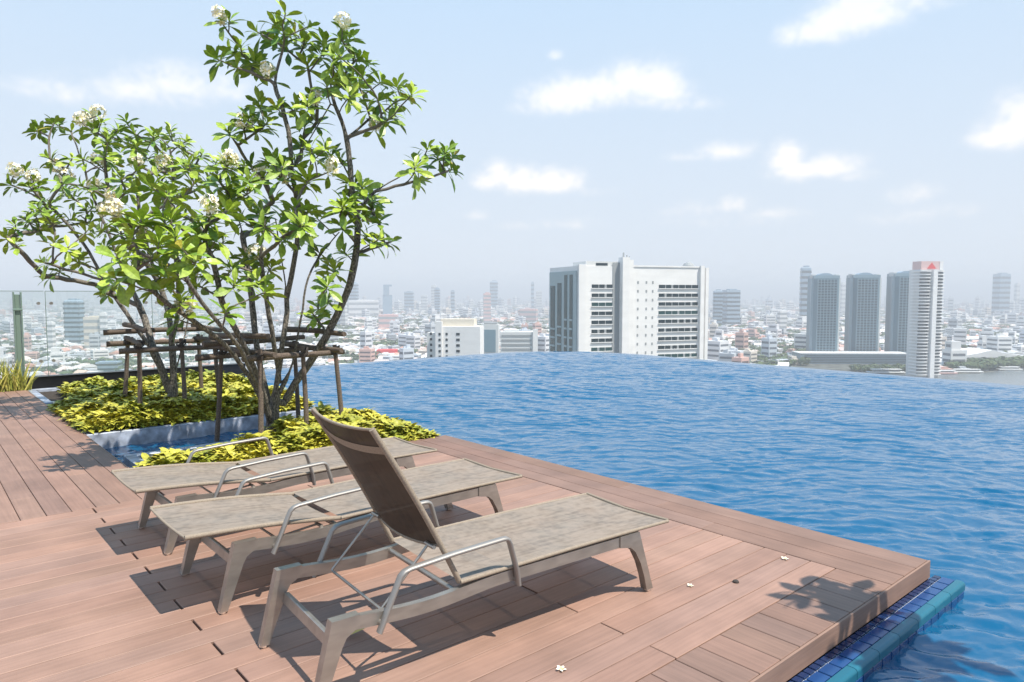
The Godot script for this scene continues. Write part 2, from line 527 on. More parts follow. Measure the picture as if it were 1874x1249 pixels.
func build_terrain():
	var s := Shape.new()
	for i in 72:
		var a := TAU * i / 72.0
		var b := TAU * (i + 1) / 72.0
		s.face([Vector3.ZERO, Vector3(cos(a), 0, sin(a)) * 15000.0, Vector3(cos(b), 0, sin(b)) * 15000.0], Vector3.UP)
	var g := put("ground", s.mesh(), M.earth)
	g.position.y = GROUND
	tag(g, "hazy ground under the low city stretching to the horizon", "ground", "", "structure")
	# the river bends in from below the pool's far corner
	s = Shape.new()
	var bank := [[1440, 1010], [1560, 975], [1700, 962], [1790, 975], [1874, 1045], [2050, 1130], [2500, 1240], [2500, 500], [1900, 420], [1300, 700]]
	var pts := []
	for q in bank:
		pts.append(far_at(q[0], q[1], GROUND + 0.6))
	var mid := far_at(1850, 760, GROUND + 0.6)
	for i in pts.size():
		s.face([mid, pts[i], pts[(i + 1) % pts.size()]], Vector3.UP)
	tag(put("river", s.mesh(), M.river), "grey river below the towers beyond the pool corner", "river", "", "structure")


func wave(x: float, z: float) -> float:
	var wx := x + 0.35 * noise.get_noise_2d(x * 45.0, z * 45.0)
	var wz := z + 0.35 * noise.get_noise_2d(x * 45.0 + 500.0, z * 45.0)
	var u := wx * 0.656 - wz * 0.755
	var w := wx * 0.755 + wz * 0.656
	var h := 0.0034 * sin(u * 25.0 + 1.5 * sin(w * 3.3)) + 0.0028 * sin(u * 34.0 + w * 9.0 + 2.0) + 0.0034 * sin(u * 17.0 - w * 7.0)
	h *= 0.6 + 1.6 * absf(noise.get_noise_2d(x * 26.0, z * 26.0))
	h += 0.009 * noise.get_noise_2d(u * 200.0, w * 90.0) + 0.011 * noise.get_noise_2d(u * 520.0 + 70.0, w * 250.0) + 0.0052 * noise.get_noise_2d(u * 1000.0 + 170.0, w * 560.0)
	h *= smoothstep(0.0, 0.7, minf(16.1 - x, z + 16.0)) * 0.9 + 0.1
	return h


func water_sheet(called: String, x0: float, x1: float, z0: float, z1: float, step: float, calm: float, label: String) -> MeshInstance3D:
	# finer near the deck, coarser far out
	var xs := PackedFloat32Array()
	var zs := PackedFloat32Array()
	var x := x0
	while x < x1:
		xs.append(x)
		x += step if x < 8.0 else step * (1.0 + (x - 8.0) * 0.16)
	xs.append(x1)
	var z := z1
	while z > z0:
		zs.append(z)
		z -= step if z > -8.5 else step * (1.0 + (-8.5 - z) * 0.16)
	zs.append(z0)
	zs.reverse()
	var nx := xs.size()
	var nz := zs.size()
	var hs := PackedFloat32Array()
	hs.resize(nx * nz)
	for j in nz:
		for i in nx:
			hs[j * nx + i] = wave(xs[i], zs[j]) * calm
	var v := PackedVector3Array()
	var n := PackedVector3Array()
	var idx := PackedInt32Array()
	v.resize(nx * nz)
	n.resize(nx * nz)
	for j in nz:
		for i in nx:
			var k := j * nx + i
			v[k] = Vector3(xs[i], hs[k], zs[j])
			# the far corner of the pool is rounded
			var off := Vector2(xs[i] - (x1 - 3.2), zs[j] - (z0 + 3.2))
			if off.x > 0.0 and off.y < 0.0 and off.length() > 3.2:
				off = off.normalized() * 3.2
				v[k] = Vector3(x1 - 3.2 + off.x, hs[k] * 0.2, z0 + 3.2 + off.y)
			var l := hs[k - 1] if i > 0 else hs[k]
			var r := hs[k + 1] if i < nx - 1 else hs[k]
			var d := hs[k - nx] if j > 0 else hs[k]
			var u := hs[k + nx] if j < nz - 1 else hs[k]
			n[k] = Vector3((l - r) / maxf(0.01, xs[mini(i + 1, nx - 1)] - xs[maxi(i - 1, 0)]), 1, (d - u) / maxf(0.01, zs[mini(j + 1, nz - 1)] - zs[maxi(j - 1, 0)])).normalized()
	idx.resize((nx - 1) * (nz - 1) * 6)
	var at := 0
	for j in nz - 1:
		for i in nx - 1:
			var k := j * nx + i
			for q in [k, k + 1, k + nx + 1, k, k + nx + 1, k + nx]:
				idx[at] = q
				at += 1
	var a := []
	a.resize(Mesh.ARRAY_MAX)
	a[Mesh.ARRAY_VERTEX] = v
	a[Mesh.ARRAY_NORMAL] = n
	a[Mesh.ARRAY_INDEX] = idx
	var m := ArrayMesh.new()
	m.add_surface_from_arrays(Mesh.PRIMITIVE_TRIANGLES, a)
	var o := put(called, m, M.water)
	o.position.y = WATER
	tag(o, label, "water", "", "structure")
	return o


func at(a: float, y: float, b: float) -> Vector3:
	return Vector3(a, y, -b)


func build_pool():
	water_sheet("pool_water", 1.40, 16.1, -16.0, 3.0, 0.021, 1.0, "rippled blue infinity pool water around the wooden deck")
	# the basin: outer walls just under the brim, and the floor
	var s := Shape.new()
	var rim := [at(16.13, -0.75, -3.0)]
	for i in 13:
		var a := PI / 2 * i / 12.0
		rim.append(at(12.9 + cos(a) * 3.23, -0.75, 12.8 + sin(a) * 3.23))
	rim.append(at(1.4, -0.75, 16.03))
	for i in rim.size() - 1:
		var run: Vector3 = rim[i + 1] - rim[i]
		s.box((rim[i] + rim[i + 1]) / 2.0, Vector3(run.length() + 0.01, 1.06, 0.09), 0.0, Basis(run.normalized(), Vector3.UP, run.normalized().cross(Vector3.UP)))
	s.box(at(7.2, -1.35, 5.0), Vector3(11.6, 0.1, 15.8))
	tag(put("pool_basin", s.mesh(), M.tile_big), "dark blue tiled basin under the infinity pool", "pool", "", "structure")
	var t := thing("hotel_tower", "concrete hotel tower carrying the rooftop pool and deck", "building", at(2, GROUND, 6))
	s = Shape.new()
	s.box(Vector3(0, 54.2, 0), Vector3(27, 108.4, 18.6))
	put("wall", s.mesh(), M.concrete, t)
	# the tiled ledge below the front of the deck
	var ledge := Node3D.new()
	ledge.name = "pool_ledge"
	add_child(ledge, true)
	tag(ledge, "blue mosaic tiled ledge with glazed edge tiles below the deck", "ledge", "", "structure")
	s = Shape.new()
	s.box(at(2.86, -0.36, 1.345), Vector3(3.36, 0.484, 0.14))
	put("bed", s.mesh(), M.grout, ledge)
	for i in 64:
		s = Shape.new()
		var k := rng.randf_range(0.75, 1.35)
		s.col = Color(k, k, k * rng.randf_range(0.9, 1.1))
		s.box(at(1.22 + 0.0525 * i, -0.114 + rng.randf_range(-0.001, 0.001), 1.398), Vector3(0.0445, 0.012, 0.0345), 0.002)
		put("tile", s.mesh(), M.tile_small, ledge)
	for i in 32:
		s = Shape.new()
		var k := rng.randf_range(0.7, 1.3)
		s.col = Color(k * rng.randf_range(0.85, 1.2), k, k)
		s.box(at(1.246 + 0.105 * i, -0.114 + rng.randf_range(-0.0012, 0.0012), 1.342), Vector3(0.096, 0.012, 0.062), 0.002)
		put("tile", s.mesh(), M.tile_big, ledge)
	for i in 14:
		s = Shape.new()
		var k := rng.randf_range(0.85, 1.15)
		s.col = Color(k, k, k)
		var x0 := 1.2 + 0.2405 * i
		var edge := PackedVector2Array()
		edge.append_array([Vector2(0.0, -0.02), Vector2(0.0, 0.008)])
		for q in 7:
			var a := PI / 2 * (1.0 - q / 6.0)
			edge.append(Vector2(0.028 + cos(a) * 0.018, -0.010 + sin(a) * 0.018))
		edge.append_array([Vector2(0.046, -0.04), Vector2(0.030, -0.04), Vector2(0.030, -0.02)])
		s.prism(edge, 0.002, 0.2385, Transform3D(Basis(Vector3.BACK, Vector3.UP, Vector3.RIGHT), at(x0, -0.116, 1.306)))
		put("edge_tile", s.mesh(), M.tile_edge, ledge)
	for i in 32:
		s = Shape.new()
		var k := rng.randf_range(0.7, 1.3)
		s.col = Color(k, k, k)
		s.box(at(1.246 + 0.105 * i, -0.214, 1.266), Vector3(0.098, 0.108, 0.012), 0.002)
		put("tile", s.mesh(), M.tile_big, ledge)
	for i in 2:
		s = Shape.new()
		s.box(at(4.542, -0.2, 1.31 + 0.07 * i), Vector3(0.012, 0.15, 0.066), 0.002)
		put("tile", s.mesh(), M.tile_big, ledge)


func plank(parent: Node, a0: float, a1: float, b0: float, b1: float, along_a: bool, shade := 1.0):
	var s := Shape.new()
	var k := shade * rng.randf_range(0.88, 1.07)
	var w := rng.randf_range(-0.03, 0.03)
	s.col = Color(0.39 * k * (1.0 + w), 0.235 * k, 0.178 * k * (1.0 - w))
	var dip := rng.randf_range(-0.0012, 0.0)
	s.box(at((a0 + a1) / 2, -0.0125 + dip, (b0 + b1) / 2), Vector3(a1 - a0, 0.025, b1 - b0), 0.0025)
	put("plank", s.mesh(), M.along_x if along_a else M.along_z, parent)


func build_deck():
	var d := Node3D.new()
	d.name = "deck"
	add_child(d, true)
	tag(d, "reddish brown composite plank pool deck with a darker border", "deck", "", "structure")
	var g := 0.0045
	# main field: 28 rows along the loungers, end joints staggered by half a plank
	var w := (5.78 - 1.725) / 28.0
	for r in 28:
		var b0 := 1.725 + r * w
		var cuts := [-3.37, -0.47, 2.43, 3.935] if r % 2 == 0 else [-3.37, -1.92, 0.98, 3.935]
		for i in 3:
			var open := 0.0055 if (i > 0 and (r % 2 == 1 or r > 5)) else 0.003
			plank(d, cuts[i] + open, minf(cuts[i + 1], 3.935) - open, b0 + g / 2, b0 + w - g / 2, true)
	# the field goes on towards the viewer left of the ledge
	for r in 9:
		var b1 := 1.725 - r * w * 2.0
		plank(d, -3.37, 1.19, b1 - w + g / 2, b1 - g / 2, true)
		plank(d, -3.37, 1.19, b1 - 2 * w + g / 2, b1 - w - g / 2, true)
	# border of short boards in front, long boards beside the pool, and across the far end
	for i in 17:
		var a1 := 3.935 - 0.1685 * i
		plank(d, a1 - 0.1685 + g / 2, a1 - g / 2, 1.428, 1.7215, false, 0.76)
	for i in 3:
		var a0 := 3.938 + 0.172 * i
		for q in [[1.428, 2.62 + 0.5 * i], [2.62 + 0.5 * i, 4.6 + 0.3 * i], [4.6 + 0.3 * i, 6.25]]:
			plank(d, a0 + g / 2, a0 + 0.172 - g / 2, q[0] + 0.001, q[1] - 0.001, false, 0.76)
	for i in 3:
		plank(d, 1.475, 3.935, 5.785 + 0.155 * i, 5.785 + 0.155 * i + 0.1505, true, 0.76)
	# the walkway on the far side of the planters: boards along the edge
	for i in 26:
		var a1 := 1.462 - 0.152 * i
		var shift: float = [0.0, 1.35, 0.55, 2.1, 1.0][i % 5]
		var cuts := [5.785, 5.785 + 0.62 + shift, 8.43 + shift, 11.13 + shift * 0.9, 13.7]
		for k in 4:
			if cuts[k + 1] - cuts[k] > 0.05:
				plank(d, a1 - 0.152 + g / 2, a1 - g / 2, cuts[k] + 0.003, minf(cuts[k + 1], 13.7) - 0.003, false, 0.88)
	var s := Shape.new()
	s.box(at(0.55, -0.28, 3.83), Vector3(7.78, 0.5, 4.80))
	s.box(at(-0.965, -0.28, 9.95), Vector3(4.82, 0.5, 7.40))
	s.box(at(-1.1, -0.28, -0.05), Vector3(4.56, 0.5, 2.9))
	put("substructure", s.mesh(), M.under, d)
	# fascia boards
	for q in [[at(2.838, -0.055, 1.422), Vector3(3.28, 0.106, 0.012)], [at(4.462, -0.12, 3.84), Vector3(0.014, 0.236, 4.84)], [at(2.98, -0.12, 6.258), Vector3(2.97, 0.236, 0.014)], [at(1.471, -0.12, 9.98), Vector3(0.014, 0.236, 7.42)]]:
		s = Shape.new()
		s.col = Color(0.33, 0.205, 0.155)
		s.box(q[0], q[1], 0.004)
		put("fascia_board", s.mesh(), M.along_x if q[1].x > q[1].z else M.along_z, d)


func planter(a0: float, a1: float, b0: float, b1: float, label: String, top := -0.012) -> Node3D:
	var t := thing("planter_bed", label, "planter", at((a0 + a1) / 2, 0, (b0 + b1) / 2))
	var w := a1 - a0
	var l := b1 - b0
	var th := 0.11
	var front := Shape.new()
	front.box(Vector3(0, top - 0.25, l / 2 - th / 2), Vector3(w, 0.5, th), 0.008)
	put("kerb", front.mesh(), M.marble, t)
	var back := Shape.new()
	back.box(Vector3(0, top - 0.25, -l / 2 + th / 2), Vector3(w, 0.5, th), 0.008)
	put("kerb", back.mesh(), M.marble, t)
	for s in [-1.0, 1.0]:
		var side := Shape.new()
		side.box(Vector3(s * (w / 2 - th / 2), top - 0.25, 0), Vector3(th, 0.5, l - th * 2), 0.008)
		put("kerb", side.mesh(), M.marble, t)
	var soil := Shape.new()
	soil.box(Vector3(0, top - 0.28, 0), Vector3(w - th * 2, 0.46, l - th * 2))
	put("soil", soil.mesh(), M.soil, t)
	return t


# a pointed leaf lying along +z from its stalk, gently folded and drooping
func leaf_mesh(length: float, width: float, droop: float, fold: float, tip := 0.62, pale := 1.0) -> ArrayMesh:
	var s := Shape.new()
	var rows := []
	var k := 5
	for i in k + 1:
		var u := float(i) / k
		var w := width * 0.5 * pow(sin(PI * pow(u, tip * 1.7)), 0.75) if i > 0 and i < k else width * 0.03
		var y := -droop * u * u + 0.12 * length * u * (1.0 - u)
		rows.append([Vector3(-w, y + fold * w, length * u), Vector3(0, y, length * u), Vector3(w, y + fold * w, length * u)])
	for i in k:
		for q in [0, 1]:
			var tone := (1.06 if q == 0 else 0.96) * pale
			s.col = Color(tone, tone, tone)
			s.face([rows[i][q], rows[i][q + 1], rows[i + 1][q + 1], rows[i + 1][q]], Vector3.UP)
	return s.mesh()


# low leafy ground cover: short sprigs of leaves over soft mounds
func ground_cover(called: String, label: String, inside: Callable, a0: float, a1: float, b0: float, b1: float, count: int, tall: float, green: float, sink := 0.0):
	var sprig := Shape.new()
	for i in 9:
		var l := leaf_mesh(0.085 + 0.03 * (i % 3), 0.058, 0.03, 0.25).surface_get_arrays(0)
		var b := Basis(Vector3.UP, TAU * i / 9.0 * 2.0 + 0.4 * i) * Basis(Vector3.RIGHT, -0.15 - 0.13 * (i % 5))
		sprig.col = Color.WHITE * (0.82 + 0.06 * (i % 4))
		for k in l[Mesh.ARRAY_VERTEX].size():
			sprig.point(b * l[Mesh.ARRAY_VERTEX][k] + Vector3(0, 0.012 * (i % 4), 0), b * l[Mesh.ARRAY_NORMAL][k])
	var mm := MultiMesh.new()
	mm.transform_format = MultiMesh.TRANSFORM_3D
	mm.use_colors = true
	mm.mesh = sprig.mesh()
	var places := []
	var tries := 0
	while places.size() < count and tries < count * 12:
		tries += 1
		var a := rng.randf_range(a0, a1)
		var b := rng.randf_range(b0, b1)
		var e: float = inside.call(a, b)
		if e <= 0.0:
			continue
		var mound := tall * minf(1.0, 0.25 + e * 3.2) * (0.62 + 0.42 * noise.get_noise_2d(a * 160.0, b * 160.0) + 0.3 * noise.get_noise_2d(a * 420.0 + 50.0, b * 420.0))
		var y := mound * sqrt(rng.randf()) - 0.03 - sink
		var lit := clampf(0.68 + noise.get_noise_2d(a * 230.0 + 300.0, b * 230.0) * 1.1 + rng.randf_range(-0.25, 0.25) - green, 0.0, 1.0)
		var c := Color(0.30, 0.36, 0.035).lerp(Color(0.86, 0.78, 0.10), lit)
		c = c * rng.randf_range(0.8, 1.12)
		var s := rng.randf_range(0.55, 1.05)
		places.append([Transform3D((Basis(Vector3.UP, rng.randf() * TAU) * Basis(Vector3.RIGHT, rng.randf_range(-0.5, 0.5))).scaled(Vector3(s, s, s)), at(a, y, b)), c])
	mm.instance_count = places.size()
	for i in places.size():
		mm.set_instance_transform(i, places[i][0])
		mm.set_instance_color(i, places[i][1])
	var o := MultiMeshInstance3D.new()
	o.name = called
	o.multimesh = mm
	o.material_override = M.cover
	add_child(o, true)
	tag(o, label, "ground cover", "", "stuff")


func build_planters():
	planter(1.66, 4.30, 6.30, 8.05, "marble edged planter bed beside the loungers under the taller tree", -0.11)
	planter(1.485, 4.20, 8.93, 11.3, "pale marble kerbed planter bed beyond the narrow water channel")
	planter(1.485, 4.60, 12.0, 13.9, "narrow planter bed along the dark wall under the glass balustrade", -0.012)
	ground_cover("ground_cover", "bright yellow green leafy ground cover between the loungers and the taller tree", func(a, b): return minf(minf(a - 1.52, 4.36 - a), minf(b - 6.27, (7.9 if a > 3.15 else 6.85 + (a - 1.6) * 0.22) - b)), 1.5, 4.4, 6.2, 8.1, 3400, 0.28, 0.0, 0.05)
	ground_cover("ground_cover", "yellow leafy ground cover filling the marble kerbed bed across the water channel", func(a, b): return minf(minf(a - 1.5, 4.2 - a), minf(b - 9.02, 11.2 - b)), 1.5, 4.3, 9.0, 11.3, 4600, 0.28, 0.02)
	ground_cover("ground_cover", "sparser greenish ground cover at the foot of the dark wall", func(a, b): return minf(minf(a - 1.85, 4.5 - a), minf(b - 12.05, 13.3 - b)), 1.5, 4.5, 12.0, 13.9, 900, 0.22, 0.3)


func build_fence():
	var s := Shape.new()
	s.box(at(0.4, -0.04, 14.03), Vector3(9.4, 0.42, 0.16), 0.006)
	s.box(at(0.4, 0.175, 14.03), Vector3(9.44, 0.012, 0.2), 0.003)
	tag(put("parapet_wall", s.mesh(), M.black_wall), "low black wall carrying the glass balustrade", "wall", "", "")
	var f := thing("glass_balustrade", "clear greenish glass balustrade with metal fin posts on black wall", "balustrade", at(0, 0.18, 14.05))
	var joints := [-4.2, -2.2, -0.19, 1.81, 3.45, 5.05]
	for i in joints.size() - 1:
		var p := Shape.new()
		p.face([Vector3(joints[i] + 0.008, 0, 0), Vector3(joints[i + 1] - 0.008, 0, 0), Vector3(joints[i + 1] - 0.008, 1.42, 0), Vector3(joints[i] + 0.008, 1.42, 0)], Vector3.BACK)
		var pane := put("pane", p.mesh(), M.glass, f)
		for e in [[Vector3((joints[i] + joints[i + 1]) / 2, 1.425, 0), Vector3(joints[i + 1] - joints[i] - 0.016, 0.01, 0.014)], [Vector3(joints[i] + 0.009, 0.71, 0), Vector3(0.01, 1.42, 0.014)]]:
			var b := Shape.new()
			b.box(e[0], e[1], 0.002)
			put("edge", b.mesh(), M.glass_edge, pane)
	for x in [-2.6, -0.6, 1.42]:
		var post := Shape.new()
		for k in [-0.05, 0.05]:
			post.box(Vector3(x + k, 0.68, 0.10), Vector3(0.022, 1.46, 0.09), 0.004)
		post.box(Vector3(x, 0.66, 0.10), Vector3(0.07, 1.42, 0.03), 0.004)
		post.box(Vector3(x, 1.12, 0.10), Vector3(0.13, 0.03, 0.10), 0.004)
		put("post", post.mesh(), M.glass_edge, f)
	for x in joints.slice(1, 5):
		for y in [0.25, 1.22]:
			for k in [-0.09, 0.09]:
				var bolt := Shape.new()
				bolt.tube([Vector3(x + k, y, 0.03), Vector3(x + k, y, -0.03)], [0.026], 10)
				put("glass_clamp", bolt.mesh(), M.metal, f)
	# spiky yellow grass between the end of the walkway and the wall
	var blades := Shape.new()
	for i in 260:
		var a := rng.randf_range(0.55, 1.52)
		var base := Vector3(a, -0.1, rng.randf_range(-0.14, 0.12))
		var lean := Vector3(rng.randf_range(-0.28, 0.28), rng.randf_range(0.32, 0.66), rng.randf_range(-0.2, 0.25))
		var side := Vector3(rng.randf_range(-1, 1), 0, rng.randf_range(-1, 1)).normalized() * 0.011
		var k := rng.randf()
		blades.col = Color(0.25, 0.30, 0.04).lerp(Color(0.85, 0.78, 0.2), k)
		var mid := base + lean * 0.55 + Vector3(0, 0.06, 0)
		blades.face([base - side, base + side, mid + side, mid - side], Vector3.BACK)
		blades.face([mid - side, mid + side, base + lean], Vector3.BACK)
	var o := put("spiky_plants", blades.mesh(), M.cover)
	o.position = at(0, 0, 13.82)
	tag(o, "spiky yellow green grass at the far end of the walkway", "ornamental grass", "", "stuff")
	s = Shape.new()
	s.box(at(-0.9, -0.2, 13.82), Vector3(4.7, 0.2, 0.24))
	tag(put("soil_strip", s.mesh(), M.soil), "strip of dark soil between walkway and black wall", "soil", "", "structure")


func sheet(u0: float, u1: float, half: float, nu: int, nw: int, spot: Callable) -> ArrayMesh:
	var s := Shape.new()
	var nrm := func(u, w): 
		var a: Vector3 = spot.call(u + 0.002, w) - spot.call(u - 0.002, w)
		var b: Vector3 = spot.call(u, w + 0.002) - spot.call(u, w - 0.002)
		return b.cross(a).normalized()
	for i in nu:
		for j in nw:
			var q := []
			for e in [[i, j], [i + 1, j], [i + 1, j + 1], [i, j + 1]]:
				var u: float = lerpf(u0, u1, float(e[0]) / nu)
				var w: float = lerpf(-half, half, float(e[1]) / nw)
				q.append([spot.call(u, w), nrm.call(u, w), Vector2(u * 0.5, w * 1.0 + 0.5)])
			for k in [0, 1, 2, 0, 2, 3]:
				s.point(q[k][0], q[k][1], q[k][2])
	return s.mesh()


func make_lounger(label: String, b: float, turn: float, angle: float, a_shift := 0.0) -> Node3D:
	var t := thing("sun_lounger", label, "sun lounger", at(2.0 + a_shift, 0.0, b), deg_to_rad(turn), "sun loungers in a row on the deck")
	var half := 0.305
	# side rails with the dip that lets the backrest lie flat
	for s in [-1.0, 1.0]:
		var top := PackedVector2Array()
		var low := PackedVector2Array()
		for i in 31:
			var x := lerpf(-0.80, 0.79, i / 30.0)
			var dip := 0.024 * pow(sin(PI * clampf((x + 0.85) / 0.85, 0.0, 1.0)), 2.0)
			top.append(Vector2(x, 0.332 - dip))
			low.append(Vector2(x, 0.280 - dip))
		low.reverse()
		top.append_array(low)
		var rail := Shape.new()
		rail.prism(top, s * half - 0.0145, s * half + 0.0145)
		put("side_rail", rail.mesh(), M.metal, t)
		var head := PackedVector2Array([Vector2(-0.828, 0.335), Vector2(-0.905, 0.012), Vector2(-0.868, 0.012), Vector2(-0.788, 0.225), Vector2(-0.77, 0.258), Vector2(-0.735, 0.279), Vector2(-0.715, 0.281), Vector2(-0.715, 0.335)])
		var foot := PackedVector2Array([Vector2(0.828, 0.335), Vector2(0.935, 0.012), Vector2(0.888, 0.012), Vector2(0.868, 0.09), Vector2(0.838, 0.17), Vector2(0.80, 0.235), Vector2(0.765, 0.265), Vector2(0.69, 0.279), Vector2(0.69, 0.335)])
		for o in [head, foot]:
			var leg := Shape.new()
			leg.prism(o, s * half - 0.021, s * half + 0.021)
			var l := put("leg", leg.mesh(), M.metal, t)
			var glide := Shape.new()
			var fx: float = (o[1].x + o[2].x) / 2.0
			glide.lathe(Vector3(fx, 0, s * half), [[0.0, 0.0], [0.017, 0.001], [0.02, 0.006], [0.02, 0.016], [0.0, 0.018]], 10)
			put("glide", glide.mesh(), M.glide, l)
		# armrest: an oval bar bent down at both ends and fixed outside the rail
		var arm := Shape.new()
		var z: float = s * (half + 0.032)
		var path := []
		for p in [[0.036, 0.262], [0.024, 0.34], [-0.012, 0.462], [-0.02, 0.478], [-0.034, 0.487], [-0.055, 0.489], [-0.30, 0.480], [-0.505, 0.466], [-0.53, 0.460], [-0.548, 0.445], [-0.60, 0.335], [-0.642, 0.245]]:
			path.append(Vector3(p[0], p[1], z))
		arm.tube(path, [0.0105], 10, Vector3.BACK, 0.018)
		var armrest := put("armrest", arm.mesh(), M.arm, t)
		for p in [[0.036, 0.285], [-0.625, 0.275]]:
			var lug := Shape.new()
			lug.tube([Vector3(p[0], p[1], s * (half + 0.012)), Vector3(p[0], p[1], z)], [0.014], 10)
			put("bracket", lug.mesh(), M.metal, armrest)
	# cross members
	var beam := Shape.new()
	beam.box(Vector3(-0.79, 0.205, 0), Vector3(0.024, 0.05, half * 2 - 0.04), 0.004, Basis(Vector3.BACK, -0.2))
	put("crossbar", beam.mesh(), M.metal, t)
	for x in [-0.27, -0.02, 0.23, 0.47, 0.78]:
		var bar := Shape.new()
		bar.tube([Vector3(x, 0.30, -half + 0.01), Vector3(x, 0.30, half - 0.01)], [0.0125], 8)
		put("crossbar", bar.mesh(), M.metal, t)
	# seat
	var seat_at := func(x, w): return Vector3(x, 0.347 - 0.012 * (1.0 - pow(w / 0.315, 2.0)) * smoothstep(-0.3, 0.0, x) + 0.004 * sin(x * 3.0), w)
	var seat := put("seat", sheet(-0.255, 1.055, 0.315, 22, 8, seat_at), M.sling, t)
	for s in [-1.0, 1.0]:
		var hem := Shape.new()
		var path := []
		for i in 15:
			path.append(seat_at.call(lerpf(-0.255, 1.058, i / 14.0), s * 0.315) - Vector3(0, 0.004, 0))
		hem.tube(path, [0.0095], 6)
		put("hem", hem.mesh(), M.hem, seat)
	var end := Shape.new()
	end.tube([seat_at.call(1.058, -0.315), seat_at.call(1.058, 0.0), seat_at.call(1.058, 0.315)], [0.009], 6)
	put("hem", end.mesh(), M.hem, seat)
	# backrest, hinged at the rail
	var r := deg_to_rad(angle)
	var along := Vector3(-cos(r), sin(r), 0)
	var front := Vector3(sin(r), cos(r), 0)
	var hinge := Vector3(-0.252, 0.338, 0)
	var bulge := 0.045 if angle > 20.0 else 0.016
	var back_at := func(u, w): return hinge + along * u + front * (-bulge * (1.0 - pow(w / 0.302, 2.0)) * (1.0 - 0.35 * pow(u / 0.8, 4.0)) + 0.012 * sin(u * 4.0)) + Vector3(0, 0, w)
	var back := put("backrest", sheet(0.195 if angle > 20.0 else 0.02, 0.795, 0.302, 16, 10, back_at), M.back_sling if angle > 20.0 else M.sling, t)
	for s in [-1.0, 1.0]:
		var side := Shape.new()
		var path := []
		for i in 10:
			path.append(back_at.call(lerpf(0.0, 0.80, i / 9.0), s * 0.302))
		side.tube(path, [0.0125], 8)
		put("frame", side.mesh(), M.hem if angle > 20.0 else M.hem, back)
	for u in ([0.797, 0.195] if angle > 20.0 else [0.797]):
		var pipe := Shape.new()
		var path := []
		for i in 13:
			path.append(back_at.call(u, lerpf(-0.302, 0.302, i / 12.0)))
		pipe.tube(path, [0.0065], 6)
		put("piping", pipe.mesh(), M.hem, back)
	if angle > 20.0:
		var band := Shape.new()
		for i in 16:
			var w0 := lerpf(-0.30, 0.30, i / 16.0)
			var w1 := lerpf(-0.30, 0.30, (i + 1) / 16.0)
			band.face([back_at.call(0.675, w0) - front * 0.003, back_at.call(0.675, w1) - front * 0.003, back_at.call(0.712, w1) - front * 0.003, back_at.call(0.712, w0) - front * 0.003], -front)
		put("band", band.mesh(), M.hem, back)
	# the wire stay that props the back
	var stay := Shape.new()
	var wide := 0.25
	var up0: Vector3 = hinge + along * 0.21 - front * 0.02
	var low0 := Vector3(-0.585, 0.286, 0)
	if angle < 20.0:
		up0 = Vector3(-0.36, 0.315, 0)
	stay.tube([up0 + Vector3(0, 0, -wide), low0 + Vector3(-0.004, 0.006, -wide), low0 + Vector3(0, 0, -wide + 0.012), low0 + Vector3(0, 0, wide - 0.012), low0 + Vector3(-0.004, 0.006, wide), up0 + Vector3(0, 0, wide)], [0.0062], 8)
	for s in [-1.0, 1.0]:
		stay.tube([up0 + Vector3(0, 0, s * wide - 0.02), up0 + Vector3(0, 0, s * wide + 0.05)], [0.009], 8)
	put("stay", stay.mesh(), M.metal, t)
	return t


func build_loungers():
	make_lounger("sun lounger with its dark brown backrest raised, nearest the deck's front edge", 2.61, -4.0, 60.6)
	make_lounger("flat sun lounger between the raised one and the one beside the yellow plants", 3.735, 0.0, 5.2, 0.0)
	make_lounger("flat sun lounger lying beside the yellow plants of the planter bed", 4.745, 0.0, 5.2, 0.02)


func smooth_path(pts: Array, per := 4) -> Array:
	var out := []
	for i in pts.size() - 1:
		var p0: Vector3 = pts[maxi(i - 1, 0)]
		var p3: Vector3 = pts[mini(i + 2, pts.size() - 1)]
		for k in per:
			out.append(pts[i].cubic_interpolate(pts[i + 1], p0, p3, float(k) / per))
	out.append(pts[-1])
	return out


# five waxy petals round a yellow throat
func bloom_shape(s: Shape, where: Vector3, turn: Basis, size: float):
	for k in 5:
		var b := turn * Basis(Vector3.UP, TAU * k / 5.0)
		s.col = Color(0.97, 0.84, 0.42)
		var c := where
		var root := where + b * Vector3(0, 0.1 * size, 0.3 * size)
		var l := where + b * Vector3(-0.34 * size, 0.22 * size, 0.62 * size)
		var r := where + b * Vector3(0.30 * size, 0.16 * size, 0.70 * size)
		var tip := where + b * Vector3(0.05 * size, 0.2 * size, 1.05 * size)
		var n := (b * Vector3.UP)
		s.face([c, l, root], n)
		s.face([c, root, r], n)
		s.col = Color(1.0, 0.98, 0.92)
		s.face([root, l, tip], n)
		s.face([root, tip, r], n)


func bloom_cluster(count: int, radius: float) -> ArrayMesh:
	var s := Shape.new()
	for i in count:
		var d := Vector3(rng.randfn(), rng.randfn() * 0.9 + 0.25, rng.randfn()).normalized()
		var b := Basis(Quaternion(Vector3.UP, d)) * Basis(Vector3.UP, rng.randf() * TAU)
		bloom_shape(s, d * radius * rng.randf_range(0.55, 1.0), b, 0.048 * rng.randf_range(0.85, 1.15))
	return s.mesh()


